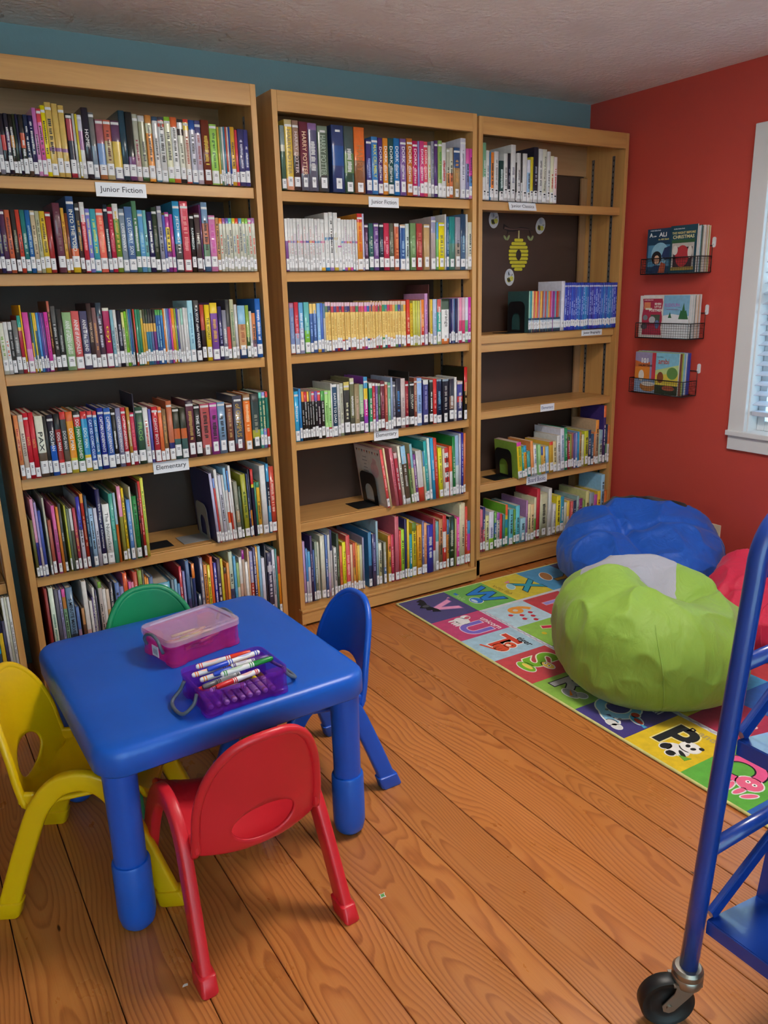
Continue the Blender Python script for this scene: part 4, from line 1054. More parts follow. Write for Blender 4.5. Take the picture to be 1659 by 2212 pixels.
def flat_book(label, x_front, yL, yR, z0, h, thick, colour, spine='b79a5a', lean=0.0, cat='picture book', group='picture books in the wire racks', edge='ddd8cc'):
    """a thin hardback facing the room: cover plane at x_front, spine towards the corner"""
    w = yL - yR
    o = tag(mesh_obj('picture_book', [(0, 0, 0), (thick, 0, 0), (thick, -w, 0), (0, -w, 0), (0, 0, h), (thick, 0, h), (thick, -w, h), (0, -w, h)],
                     [(3, 2, 1, 0), (4, 5, 6, 7), (0, 1, 5, 4), (2, 3, 7, 6), (1, 2, 6, 5), (0, 4, 7, 3)], 'cover_satin', None, False, None,
                     [hx('d8d2c4'), hx('d8d2c4'), hx(spine), hx(edge), hx(colour), hx(colour)]), label, cat, group)
    o.location = (x_front, yL, z0)
    return o
def face_M(y, z):
    return basis((-.0003, y, z), (0, -1, 0), (0, 0, 1))
def face_rect(o, a, b, c, d, colour, lift=.0003, name='cover_print'):
    return prism(name, [(a, b), (c, b), (c, d), (a, d)], lift, 'ink', o, face_M(0, 0), colour)
def face_poly(o, pts, colour, lift=.0006, name='cover_print'):
    return prism(name, pts, lift, 'ink', o, face_M(0, 0), colour)
def face_text(o, x, z, body, size, colour, sq=1.0, bold=.0004):
    t = text('cover_title', body, size, colour, o, face_M(0, 0) @ Matrix.Translation((x, z, .0012)), squeeze=sq, bold=bold)
    return t
# top rack
zr = 1.3885
bk = flat_book('dark blue picture book with bold white capitals, topmost wire rack', XW - .084, -.165, -.302, zr, .196, .006, '22405e', 'a9955c')
face_rect(bk, .008, .03, .137, .125, '4f86ac'); face_poly(bk, ell(.075, .085, .048, .05), '86b6cf', .0006)
face_poly(bk, [(.085, .075), (.100, .110), (.137, .120), (.137, .062), (.105, .058)], '22335c', .0009)
face_poly(bk, ell(.058, .068, .028, .030), '1d1a22', .0009); face_poly(bk, ell(.060, .060, .015, .020), 'd8a98c', .0012); face_poly(bk, [(.020, 0.002), (.105, .002), (.085, .036), (.045, .036)], '24365c', .0010)
face_poly(bk, [(.070, .002), (.105, .002), (.110, .040), (.085, .050)], 'b4583c', .0013)
face_text(bk, .022, .168, 'A', .026, 'eef2f4'); face_text(bk, .043, .163, 'is for', .0085, 'eef2f4'); face_text(bk, .088, .168, 'ALI', .026, 'eef2f4', 1.15); face_text(bk, .092, .148, 'An ABC Book', .010, 'c9bd7a')
face_text(bk, .045, .188, 'A Little Golden Book', .0065, 'b8c4d4')
bk = flat_book('dark teal Christmas picture book with gold capitals, topmost wire rack', XW - .0895, -.298, -.438, zr, .200, .005, '1d4a5c', '8a3a44')
face_rect(bk, .012, .010, .128, .138, 'b9b2ae'); face_rect(bk, .020, .020, .120, .108, '3a2730', .0006); face_rect(bk, .010, .010, .130, .024, '9b8344', .0009)
face_rect(bk, .010, .126, .130, .140, '2f5a3a', .0009); face_poly(bk, ell(.068, .070, .036, .046), 'b4333c', .0009)
face_poly(bk, ell(.030, .096, .014, .02), 'd4cfca', .0010); face_poly(bk, ell(.108, .086, .012, .026), 'd4cfca', .0010)
face_text(bk, .070, .168, 'THE NIGHT BEFORE', .0130, 'd9c98a', 1.05); face_text(bk, .070, .151, 'CHRISTMAS', .0195, 'e8dca6', 1.1); face_text(bk, .045, .186, 'A Little Golden Book', .0065, 'c8ccd0')
for i in range(11):
    flat_book(['white', 'pale blue', 'dark green', 'grey', 'cream', 'white', 'pale grey', 'tan', 'white', 'olive', 'cream'][i] + ' page edge, %s book behind the front pair, topmost wire rack' % ordinal(i + 1), XW - .0775 + i * .0062, -.166, -.440 - .0006 * i, zr, .192 + .002 * (i % 3), .0052, ['ddd', '9bc', '2a5a4a', '888', 'ddc', 'ddd', 'bbb', 'ca8', 'ddd', 'aa6', 'ddb'][i], edge=['ddd', '9bc', '2a5a4a', '888', 'ddc', 'ddd', 'bbb', 'ca8', 'ddd', 'aa6', 'ddb'][i])
# middle rack
zr = 1.1005
bk = flat_book('white picture book with a wavy crimson panel, middle wire rack', XW - .0895, -.150, -.296, zr, .190, .006, 'dcd8d4', 'a9955c')
wav = [(.018 + .003 * math.sin(k), .012 + .164 * k / 10) for k in range(11)] + [(.128 + .003 * math.sin(k * 1.4), .176 - .164 * k / 10) for k in range(11)]
face_poly(bk, wav, 'a82c48'); face_rect(bk, .026, .130, .062, .160, 'd8865a', .0008); face_rect(bk, .034, .126, .072, .134, 'd5cdb8', .0010)
face_rect(bk, .066, .070, .118, .104, '41503f', .0008); face_poly(bk, ell(.075, .080, .018, .016), 'b8b6ba', .0011); face_poly(bk, ell(.104, .060, .012, .020), '5a6f9a', .0010); face_poly(bk, ell(.035, .090, .014, .012), '7a7f88', .0010); face_poly(bk, ell(.030, .050, .018, .014), '4f4a50', .0010)
face_text(bk, .104, .152, 'SEVEN', .012, 'f0ece6', 1.1); face_text(bk, .104, .139, 'LITTLE', .012, 'f0ece6', 1.05); face_text(bk, .094, .123, 'POSTMEN', .0165, 'f0ece6', 1.05); face_text(bk, .05, .170, 'A Little Golden Book', .006, 'e0b8bc')
bk = flat_book('sky blue winter picture book with purple title, middle wire rack', XW - .0955, -.290, -.430, zr, .190, .005, '7fb2d4', 'ddd')
face_rect(bk, .001, .001, .139, .100, 'd7dbe2'); face_poly(bk, [(.001, .100), (.05, .108), (.139, .096), (.139, .09), (.001, .09)], 'd7dbe2', .0007)
face_poly(bk, [(.085, .085), (.137, .085), (.124, .125), (.118, .120), (.110, .155), (.102, .120), (.096, .125)], '2f6a40', .0009); face_poly(bk, [(.028, .090), (.048, .090), (.038, .115)], '2f6a4c', .0009)
face_text(bk, .048, .146, 'RUDOLPH', .022, 'b06ab8', .8, .0002); face_text(bk, .050, .128, 'the red-nosed reindeer', .0075, 'a05a98', .9, 0)
for i in range(9):
    flat_book(['white', 'pale grey', 'white', 'grey green', 'cream', 'white', 'tan', 'pale grey', 'white'][i] + ' page edge, %s book behind the front pair, middle wire rack' % ordinal(i + 1), XW - .0825 + i * .0068, -.152, -.432 - .0006 * i, zr, .188 + .002 * (i % 3), .0058, ['ddd', 'bcc', 'ddd', '899', 'dcb', 'ddd', 'ca8', 'bbb', 'ddd'][i], edge=['ddd', 'bcc', 'ddd', '899', 'dcb', 'ddd', 'ca8', 'bbb', 'ddd'][i])
# lowest rack
zr = .8405
bk = flat_book('picture book with a bold black word on an orange room, lowest wire rack', XW - .0895, -.142, -.274, zr, .190, .006, '9a92b8', 'ddd')
face_rect(bk, .001, .060, .088, .132, 'd9822c'); face_poly(bk, [(.001, .150), (.060, .138), (.088, .146), (.088, .120), (.001, .120)], 'c86a34', .0005); face_rect(bk, .100, .065, .131, .189, 'c23a48', .0006); face_rect(bk, .001, .001, .131, .062, '8fa8cc', .0006)
face_poly(bk, ell(.080, .030, .046, .024), 'b4743c', .0009); face_poly(bk, ell(.082, .042, .040, .010), 'd8d4d0', .0012); face_poly(bk, ell(.040, .080, .016, .026), 'd8d4d0', .0010)
face_text(bk, .058, .150, '101', .030, 'e8e8ea', 1.1, .0015); face_text(bk, .062, .128, 'DALMATIANS', .014, '2a2226', .95)
bk = flat_book('sky blue and yellow picture book with orange-red title, lowest wire rack', XW - .0955, -.268, -.398, zr, .192, .005, '7fbcd6', 'ddd')
face_rect(bk, .001, .030, .129, .110, 'd8c24a'); face_poly(bk, [(.001, .110), (.129, .140), (.129, .10), (.001, .09)], 'b9cf8a', .0006); face_rect(bk, .001, .001, .129, .042, '2f3a2c', .0006); face_poly(bk, ell(.078, .030, .036, .012), 'a8553c', .0009)
face_poly(bk, ell(.096, .100, .030, .028), '5f8a4a', .0009); face_poly(bk, ell(.030, .078, .018, .026), '8a4a2c', .0010)
face_text(bk, .046, .152, 'ambi', .034, 'c84a34', .95, .0003); face_text(bk, .026, .172, "Walt Disney's", .007, '3a4a70', 1, 0)
for i in range(8):
    flat_book(['brown', 'lime', 'pale green', 'sky blue', 'white', 'blue', 'dark blue', 'indigo'][i] + ' spine, %s book behind the front pair, lowest wire rack' % ordinal(i + 1), XW - .0825 + i * .0076, -.140, -.400 - .0006 * i, zr, .190 + .002 * (i % 3), .0066, ['854', '9b4', '9bb', '7bd', 'ddd', '46a', '349', '44a'][i], edge=['854', '9b4', '9bb', '7bd', 'ddd', '46a', '349', '44a'][i])
# socket plate low on the red wall
so = tag(empty('wall_socket', (XW, -.588, .195)), 'cream wall socket plate low on the red wall behind the blue beanbag', 'socket')
box('cover_plate', (-.006, -.036, -.058), (0, .036, .058), 'socket_cream' if 'socket_cream' in MATS else plain('socket_cream', 'd9c7ae', .4), so, .003)
for zz in (-.024, .024):
    prism('outlet', ell(0, zz, .015, .013, 14), .0075, 'white_plastic', so, basis((0, 0, 0), (0, -1, 0), (0, 0, 1)))
# ------------------------------------------------------------------ children table
def moulded(name, colour, rough=.38):
    k = NT(name)
    c = hx(colour)
    nz = k.n('TexNoise', Scale=7.0, Detail=5.0)
    k.l(k.coord(), nz.inputs['Vector'])
    k.l(k.ramp(nz.outputs[0], [(.3, tuple(v * .90 for v in c[:3]) + (1,)), (.7, c)]), k.b.inputs['Base Color'])
    nb = k.n('TexNoise', Scale=900.0, Detail=1.0)
    k.l(k.coord(), nb.inputs['Vector'])
    k.bump(nb.outputs[0], .06, .001)
    k.b.inputs['Roughness'].default_value = rough
    MATS[name] = k.m
moulded('plastic_blue_table', '125ac4', .36)
moulded('plastic_blue', '1454c0', .34)
moulded('plastic_red', 'd42430', .36)
moulded('plastic_yellow', 'e0b400', .40)
moulded('plastic_green', '0f8a5a', .40)
TW, TD, TZ = .645, .655, .46
table = tag(empty('activity_table', (-.751, -.958, 0), math.radians(1.2)), 'low square blue plastic table with rounded corners and four round legs', 'table')
rings = []
for ins, z in ((.030, .398), (.006, .396), (.0, .402), (.0, .440), (.0025, .450), (.008, .4565), (.017, TZ), (.05, TZ), (.16, TZ)):
    rings.append([(x, y, z) for x, y in rrect(TW - 2 * ins, TD - 2 * ins, max(.02, .062 - ins), 7)])
v, f = loft(rings)
mesh_obj('table_top', v, f, 'plastic_blue_table', table, True)
for sx in (-1, 1):
    for sy in (-1, 1):
        c = (sx * (TW / 2 - .050), sy * (TD / 2 - .052), 0)
        v, f = lathe([(.034, .12), (.0345, .25), (.036, .398)], 28, c)
        lg = smooth_by_angle(mesh_obj('leg', v, f, 'plastic_blue', table))
        v, f = lathe([(.010, 0), (.026, .003), (.036, .014), (.0405, .035), (.041, .06), (.0405, .165), (.0385, .170), (.034, .1705)], 28, c)
        smooth_by_angle(mesh_obj('leg_sleeve', v, f, 'plastic_blue_table', lg), .9)

# ------------------------------------------------------------------ moulded chairs
def chair_profile(s):
    """side view of the shell: seat from the front lip (s = 0) back, then up the backrest; returns y, z"""
    P = [(.138, .225), (.130, .248), (.10, .262), (.05, .250), (-.04, .234), (-.105, .224), (-.145, .246), (-.162, .302), (-.170, .365), (-.179, .42), (-.189, .475), (-.196, .520)]
    t = s * (len(P) - 1)
    i = min(int(t), len(P) - 2)
    q = t - i
    g = lambda k: Vector(P[max(0, min(len(P) - 1, k))])
    a, b, c, d = g(i - 1), g(i), g(i + 1), g(i + 2)
    r = .5 * ((2 * b) + (c - a) * q + (2 * a - 5 * b + 4 * c - d) * q * q + (3 * b - a - 3 * c + d) * q ** 3)
    return r.x, r.y
def chair(label, mat, loc, rz):
    ch = tag(empty('moulded_chair', loc, rz), label, 'chair', 'small moulded plastic chairs round the blue table')
    # outline of the shell in (u, s): half width against s
    def half(s):
        if s < .12:
            return .105 + .032 * math.sqrt(max(0, 1 - ((.12 - s) / .12) ** 2))
        if s < .58:
            return .137
        q = (s - .58) / .42
        return .137 * math.sqrt(max(0.0, 1 - q ** 2.6)) if q < 1 else 0.0
    hs, hr_s, hr_u = .640, .062, .070              # the oval opening low in the back
    def place(u, s):
        y, z = chair_profile(s)
        seat = max(0.0, min(1.0, (.56 - s) / .10))
        back = 1 - seat
        z += seat * (2.3 * u * u)
        y += back * (2.0 * u * u)
        if s > .5:
            z += 0.0
        return (u, y, z)
    # outline points, angularly from the hole centre
    out = []
    N = 88
    samples = [(half(s), s) for s in [k / 240 for k in range(241)]]
    poly = [(h, s) for h, s in samples] + [(-h, s) for h, s in reversed(samples)]
    poly = [(-.06, 0.0), (0, 0.0), (.06, 0.0)] + poly
    KS = .42                                        # metric of s against u, so rays spread evenly
    def ray(a):
        dx, dy = math.cos(a), math.sin(a)
        best = None
        pts = [(p[0], (p[1] - hs) * KS * 1.0) for p in poly]
        for i in range(len(pts)):
            x1, y1 = pts[i]; x2, y2 = pts[(i + 1) % len(pts)]
            ex, ey = x2 - x1, y2 - y1
            det = dx * (-ey) + dy * ex
            if abs(det) < 1e-12: continue
            t = (x1 * (-ey) + y1 * ex) / det
            q = (dx * y1 - dy * x1) / det
            if t > 0 and -1e-6 <= q <= 1 + 1e-6 and (best is None or t > best): best = t
        return best
    RN = 14
    grid = []
    for j in range(N):
        a = 2 * PI * j / N
        R1 = ray(a)
        dx, dy = math.cos(a), math.sin(a)
        r0 = 1 / math.sqrt((dx / hr_u) ** 2 + (dy / (hr_s * KS)) ** 2)
        grid.append([(dx * (r0 + (R1 - r0) * (k / RN)), hs + dy * (r0 + (R1 - r0) * (k / RN)) / KS) for k in range(RN + 1)])
    V = [place(u, min(1.0, max(0.0, s))) for col in grid for u, s in col]
    n = RN + 1
    F = [(j * n + k, j * n + k + 1, ((j + 1) % N) * n + k + 1, ((j + 1) % N) * n + k) for j in range(N) for k in range(RN)]
    sh = mesh_obj('seat_shell', V, F, mat, ch, True)
    bm = bmesh.new(); bm.from_mesh(sh.data); bmesh.ops.recalc_face_normals(bm, faces=bm.faces[:]); bm.to_mesh(sh.data); bm.free()
    so = sh.modifiers.new('thickness', 'SOLIDIFY'); so.thickness = .006; so.offset = 0
    # rolled rim all round: heavier behind the backrest, a thin lip round the seat
    loop = [(half(k / 160), k / 160) for k in range(161)]
    loop = [(-.06, 0.0), (0, 0.0), (.06, 0.0)] + loop + [(-h, s_) for h, s_ in reversed(loop[:-1])]
    q, rad = [], []
    for u, s_ in loop:
        b_ = max(0.0, min(1.0, (s_ - .42) / .14))
        p = Vector(place(u, s_)) + Vector((0, -.005 * b_, -.004 * (1 - b_)))
        if not q or (p - q[-1]).length > .007:
            q.append(p); rad.append(.006 + .0034 * b_)
    v, f = tube(q, rad, 10, False, True)
    mesh_obj('rim', v, f, mat, ch, True)
    # side arches: front leg, hump beside the seat, rear leg
    for sx in (-1, 1):
        ctrl = [(.164, .186, .0), (.160, .150, .10), (.155, .112, .205), (.150, .082, .272), (.1485, .045, .312), (.148, .0, .322), (.1485, -.045, .308), (.151, -.086, .262), (.155, -.116, .195), (.160, -.152, .10), (.165, -.188, .0)]
        path = smooth_path([(sx * a, b, c) for a, b, c in ctrl], 6)
        rings = []
        for i, p in enumerate(path):
            t = (path[min(i + 1, len(path) - 1)] - path[max(i - 1, 0)]).normalized()
            if i in (0, len(path) - 1): t = Vector((0, t.y, t.z)).normalized()
            side = Vector((1, 0, 0)); side = (side - t * side.dot(t)).normalized()
            nn = t.cross(side)
            rings.append([p + side * x + nn * y for x, y in rrect(.025, .046, .007, 3)])
        for end in (0, -1):
            rings[end] = [Vector((w.x, w.y, .0)) for w in rings[end]]
        v, f = loft(rings)
        smooth_by_angle(mesh_obj('side_arch', v, f, mat, ch), .7)
        for (fx, fy, dy) in ((sx * .1635, .180, .30), (sx * .1645, -.182, -.30)):
            rg = []
            for zz, g in ((0.0, .003), (.004, .0055), (.036, .0045), (.038, .002)):
                rg.append([(fx + x - sx * zz * .05, fy - (zz - .018) * dy * 1.1 + y, zz) for x, y in rrect(.025 + 2 * g, .051 + 2 * g, .008, 3)])
            v, f = loft(rg)
            smooth_by_angle(mesh_obj('foot_cap', v, f, mat, ch), .7)
        # lug that ties the arch to the shell
        box('lug', (min(sx * .128, sx * .142), -.135, .262), (max(sx * .128, sx * .142), -.095, .292), mat, ch, .006)
        box('lug', (min(sx * .128, sx * .142), .055, .262), (max(sx * .128, sx * .142), .09, .288), mat, ch, .006)
    return ch
chair('red moulded chair with its back to the room, pushed under the table', 'plastic_red', (-.792, -1.292, 0), math.radians(1.5))
chair('yellow moulded chair standing askew beside the table', 'plastic_yellow', (-1.018, -.988, 0), math.radians(-90 - 28))
chair('blue moulded chair on the rug side of the blue table', 'plastic_blue', (-.470, -.958, 0), math.radians(90))
chair('green moulded chair between the table and the bookcase', 'plastic_green', (-.762, -.752, 0), math.radians(180))

# ------------------------------------------------------------------ plastic boxes on the table
def clear_plastic(name, tint, body, opac, rough=.12):
    k = NT(name)
    tr = k.n('BsdfTransparent')
    tr.inputs[0].default_value = hx(tint)
    nz = k.n('TexNoise', Scale=30.0)
    k.l(k.coord(), nz.inputs['Vector'])
    c = hx(body)
    k.l(k.ramp(nz.outputs[0], [(.3, tuple(v * .9 for v in c[:3]) + (1,)), (.7, c)]), k.b.inputs['Base Color'])
    k.b.inputs['Roughness'].default_value = rough
    mx = k.n('MixShader')
    mx.inputs[0].default_value = opac
    k.l(tr.outputs[0], mx.inputs[1]); k.l(k.b.outputs[0], mx.inputs[2])
    k.l(mx.outputs[0], k.out.inputs['Surface'])
    MATS[name] = k.m
clear_plastic('purple_clear', 'ecd0f6', '9440d0', .22)
clear_plastic('pink_clear', 'fcd2ee', 'ea4cb0', .28)
clear_plastic('lid_clear', 'fdf6fb', 'ecd6e8', .34, .25)
plain('clip_grey', '5a6472', .4)
def tray(parent, mat, w, d, h, name='body'):
    """tapering tray with a turned-out rim and hollow inside"""
    R = []
    for ww, dd, z, r in ((w - .022, d - .022, .0, .014), (w - .016, d - .016, .001, .016), (w - .010, d - .010, h * .80, .018), (w - .010, d - .010, h * .82, .018), (w, d, h * .84, .020), (w, d, h, .020), (w - .006, d - .006, h, .018),
                         (w - .014, d - .014, h * .8, .016), (w - .021, d - .021, .003, .014)):
        R.append([(x, y, z) for x, y in rrect(ww, dd, r, 4)])
    v, f = loft(R)
    return smooth_by_angle(mesh_obj(name, v, f, mat, parent), .5)
def corner_foot(parent, mat, w, d, h):
    for sx in (-1, 1):
        for sy in (-1, 1):
            R = []
            for g, z in ((-.002, .0), (.0, .002), (.0, .012), (-.0015, .013), (-.0015, h * .82)):
                R.append([(sx * (w / 2 - .024) + x, sy * (d / 2 - .022) + y, z) for x, y in rrect(.044 + 2 * g, .040 + 2 * g, .010, 3)])
            v, f = loft(R)
            smooth_by_angle(mesh_obj('corner', v, f, mat, parent), .5)
def handle(parent, sx, w, h, drop, mat='clip_grey'):
    """bail clip hinged at the end of the box; drop = 0 closed over the rim, 1 folded down"""
    x0 = sx * (w / 2 + .002)
    if drop:
        pts = [(x0, -.036, h * .78), (x0 + sx * .010, -.040, h * .45), (x0 + sx * .032, -.034, .010), (x0 + sx * .038, 0, .006), (x0 + sx * .032, .034, .010), (x0 + sx * .010, .040, h * .45), (x0, .036, h * .78)]
    else:
        pts = [(x0, -.040, h * .55), (x0 + sx * .006, -.038, h * .85), (x0 + sx * .005, -.026, h * 1.06), (x0 + sx * .004, 0, h * 1.16), (x0 + sx * .005, .026, h * 1.06), (x0 + sx * .006, .038, h * .85), (x0, .040, h * .55)]
    tube_obj('handle', smooth_path(pts, 5), .0042, mat, parent, 8)
pbx = tag(empty('pencil_box', (-.736, -1.197, TZ + .0005), math.radians(3)), 'open purple see-through plastic box full of markers on the table', 'plastic box', 'plastic boxes on the blue table')
tray(pbx, 'purple_clear', .205, .150, .062)
corner_foot(pbx, 'purple_clear', .205, .150, .062)
handle(pbx, -1, .205, .062, 1); handle(pbx, 1, .205, .062, 1)
kbx = tag(empty('pencil_box', (-.737, -.905, TZ + .0005), math.radians(13)), 'lidded pink see-through plastic box of crayons on the table', 'plastic box', 'plastic boxes on the blue table')
tray(kbx, 'pink_clear', .205, .150, .062)
corner_foot(kbx, 'pink_clear', .205, .150, .062)
handle(kbx, -1, .205, .062, 0); handle(kbx, 1, .205, .062, 0)
R = []
for ww, dd, z, r in ((.208, .153, .056, .020), (.211, .156, .057, .021), (.211, .156, .069, .021), (.206, .151, .073, .019), (.176, .121, .0735, .012), (.172, .117, .0705, .011), (.05, .04, .0705, .01)):
    R.append([(x, y, z) for x, y in rrect(ww, dd, r, 4)])
v, f = loft(R, True, False, True)
smooth_by_angle(mesh_obj('lid', v, f, 'lid_clear', kbx), .5)
bl = box('barcode_sticker', (-.1035, -.012, .012), (-.1022, .018, .040), 'white_plastic', kbx)
for i in range(7):
    box('barcode_bar', (-.0008, -.010 + i * .003, -.008), (-.00066, -.0092 + i * .003, .006), 'slot_dark', bl)

# markers: white barrel, coloured cap, printed rings
def ring_tube(a, b, r0, r1, n=12, caps=True):
    a, b = Vector(a), Vector(b)
    return tube([a, b], [r0, r1], n, caps)
def marker(label, p, q, capc, cap_first=False, group=None):
    """from p to q on the pile; the cap is at q unless cap_first"""
    p, q = Vector(p), Vector(q)
    if cap_first: p, q = q, p
    o = tag(empty('marker_pen', p), label, 'marker', group or 'felt markers in the purple box')
    d = q - p
    L = d.length
    u = d / L
    r = .0062
    v, f = tube([u * 0, u * .004, u * (L * .62)], [.0036, r, r], 12)
    smooth_by_angle(mesh_obj('barrel', v, f, 'white_plastic', o))
    v, f = tube([u * (L * .62), u * (L * .63), u * (L * .95), u * L], [r, .0068, .0062, .0046], 12)
    smooth_by_angle(mesh_obj('cap', v, f, 'plastic_colour', o)).color = hx(capc)
    for t in (.05, .09, .54, .58):
        v, f = tube([u * (L * t), u * (L * t + .0022)], [r + .0002, r + .0002], 12)
        mesh_obj('print_ring', v, f, 'ink', o).color = hx(capc)
    # printed oval on the upper side of the barrel
    side = u.cross(Vector((0, 0, 1))).normalized()
    up = side.cross(u).normalized()
    V, F = [], []
    for k in range(9):
        t = .16 + .26 * k / 8
        ww = .85 * math.sqrt(max(.02, 1 - ((k - 4) / 4.2) ** 2))
        for a in (-ww, -ww / 3, ww / 3, ww):
            V.append(u * (L * t) + (up * math.cos(a) + side * math.sin(a)) * (r + .0003))
        if k:
            F += [(4 * k - 4 + m, 4 * k - 3 + m, 4 * k + 1 + m, 4 * k + m) for m in range(3)]
    mesh_obj('print_oval', V, F, 'ink', o, True).color = tuple(.45 + .55 * c_ for c_ in hx(capc)[:3]) + (1,)
    return o
zt = TZ + .060
mk = [('red marker lying highest along the back of the purple box', (-.806, -1.145, zt + .004), (-.676, -1.151, zt + .008), 'e0381c', 0),
      ('orange marker partly under the upper blue one', (-.822, -1.161, zt - .006), (-.690, -1.161, zt - .004), 'f07818', 0),
      ('light orange marker under both blue caps', (-.812, -1.185, zt - .010), (-.668, -1.181, zt - .008), 'e88a20', 0),
      ('upper blue marker with its cap towards the pink box', (-.790, -1.177, zt + .006), (-.660, -1.167, zt + .010), '2248c8', 1),
      ('lower blue marker with its cap beside the first', (-.784, -1.199, zt + .002), (-.672, -1.191, zt + .004), '2246c4', 1),
      ('purple marker across the middle of the pile', (-.742, -1.197, zt + .008), (-.652, -1.199, zt + .008), '5a3a8c', 0),
      ('green marker lying on top near the front of the box', (-.774, -1.217, zt + .006), (-.648, -1.215, zt + .010), '1a8838', 0),
      ('red-capped marker along the front wall of the box', (-.796, -1.245, zt - .006), (-.690, -1.233, zt - .002), 'd02a30', 1),
      ('grey marker at the handle end of the pile', (-.816, -1.213, zt - .014), (-.724, -1.201, zt - .012), '6a6a6e', 1),
      ('brown marker below the green one', (-.806, -1.231, zt - .018), (-.704, -1.219, zt - .016), '6a4428', 0),
      ('scarlet marker end in the corner of the purple box', (-.822, -1.201, zt - .022), (-.726, -1.239, zt - .024), 'd8322c', 1)]
for lb, p, q, c, first in mk:
    marker(lb, p, q, c, bool(first))
for i in range(9):
    x = -.812 + i * .0185
    marker('%s-capped marker lying crosswise in the bottom layer of the purple box' % ['red', 'blue', 'green', 'orange', 'purple', 'pink', 'black', 'yellow', 'brown'][i], (x, -1.250 + .002 * (i % 2), TZ + .0115), (x + .002, -1.146, TZ + .0115), ['d03030', '2a50c8', '2a8a40', 'e08020', '7a3a90', 'e07a9a', '444448', 'd8c020', '6a4428'][i], False)
# crayons under the milky lid
kM = Matrix.Translation(Vector(kbx.location)) @ Matrix.Rotation(math.radians(13), 4, 'Z')
rc = random.Random(5)
for i in range(30):
    a = rc.uniform(-.6, .9)
    lay = i // 10
    p = Vector((rc.uniform(-.045, .045), rc.uniform(-.028, .028), .012 + lay * .0105 + rc.uniform(0, .002)))
    u = Vector((math.cos(a), math.sin(a) * .6, 0)).normalized()
    Lc = rc.uniform(.045, .072)
    c, cname = rc.choice([('c8a838', 'gold'), ('b8b040', 'mustard'), ('c86a30', 'orange'), ('a83838', 'red'), ('8a5a34', 'brown'), ('d0a070', 'tan'), ('7a8a3c', 'olive'), ('d8c890', 'cream'), ('6a4a80', 'purple'), ('c05878', 'pink')])
    cr = tag(empty('wax_crayon', kM @ (p - u * Lc / 2)), cname + ' wax crayon in the heap inside the lidded pink box', 'crayon', 'crayons in the pink box')
    u = (kM.to_3x3() @ u).normalized()
    v, f = tube([u * 0, u * (Lc * .86)], [.0040, .0040], 8)
    mesh_obj('wrapper', v, f, 'plastic_colour', cr, True).color = hx(c)
    v, f = tube([u * (Lc * .86), u * (Lc * .88), u * Lc], [.0036, .0034, .0016], 8)
    mesh_obj('tip', v, f, 'plastic_colour', cr, True).color = hx(c)
# ------------------------------------------------------------------ alphabet rug
def rug_pile():
    k = NT('rug_pile')
    o = k.n('ObjectInfo')
    nz = k.n('TexNoise', Scale=26.0, Detail=6.0, Roughness=.7)
    k.l(k.coord(), nz.inputs['Vector'])
    g = k.ramp(nz.outputs[0], [(.3, (.72, .72, .72, 1)), (.7, (1, 1, 1, 1))])
    k.l(k.mix(1.0, o.outputs['Color'], g, 'MULTIPLY'), k.b.inputs['Base Color'])
    nb = k.n('TexNoise', Scale=500.0, Detail=2.0)
    k.l(k.coord(), nb.inputs['Vector'])
    k.bump(nb.outputs[0], .4, .002)
    k.b.inputs['Roughness'].default_value = .95
    k.b.inputs['Sheen Weight'].default_value = .25
    MATS['rug_pile'] = k.m
rug_pile()
RW, RL, RZ = 1.38, 2.60, .0075
rug = tag(empty('alphabet_rug', (.450, -.034, .0003), math.radians(-1.25)), 'colourful alphabet and number rug with pale yellow binding on the floor', 'rug')
o = box('rug_base', (0, -RL, 0), (RW, 0, RZ - .0015), 'rug_pile', rug); o.color = hx('dfe4ec')
edge = [(0, 0), (RW, 0), (RW, -RL), (0, -RL)]
bp = []
for (x0, y0), (x1, y1) in zip(edge, edge[1:] + edge[:1]):
    for k in range(24):
        t = k / 24
        bp.append((x0 + (x1 - x0) * t, y0 + (y1 - y0) * t, .0045))
o = tube_obj('binding', bp, .0048, 'rug_pile', rug, 8, True); o.color = hx('dbd98c')
def rug_square(x0, x1, y0, y1, colour):
    o = box('rug_square', (x0, y1, RZ - .0016), (x1, y0, RZ), 'rug_pile', rug, .0006, 1)
    o.color = hx(colour)
    return o
RX = Matrix(((0, 1, 0, 0), (-1, 0, 0, 0), (0, 0, 1, 0), (0, 0, 0, 1)))     # print reads along the rug's long edge
LIFT = [0]
def rp(sq, pts, colour, lv=1, name='rug_print'):
    """flat printed shape, points in the square's reading frame (x along the reading direction, y up)"""
    M = RX @ Matrix.Translation((0, 0, .0008))
    return prism(name, pts, .0002 + .0002 * lv, 'rug_print', sq, M, colour)
def rt(sq, body, size, colour, x, y, bold=0.0, lv=2, sq_x=1.0, name='rug_letter'):
    M = RX @ Matrix.Translation((x, y, .0010 + .0002 * lv))
    return text(name, body, size, colour, sq, M, mat='rug_print', bold=bold, squeeze=sq_x, res=6 if size > .06 else 2)
def letter(sq, ch, colour, outline='eee', x=.0, y=.02, size=.15, sqx=1.0):
    size *= 1.10
    rt(sq, ch, size, outline, x, y, size * .060, 1, sqx)
    rt(sq, ch, size, colour, x, y, size * .032, 2, sqx)
def blob(sq, x, y, rx, ry, c, lv=2, rot=0.0, outline=True):
    if outline: rp(sq, ell(x, y, rx + .004, ry + .004, 18, rot), 'e6e6e6', lv - 1)
    rp(sq, ell(x, y, rx, ry, 18, rot), c, lv)
P0, W0, H0 = .208, .250, .265
col = {}
ys = [0, -H0] + [-H0 - P0 * k for k in range(1, 12)]
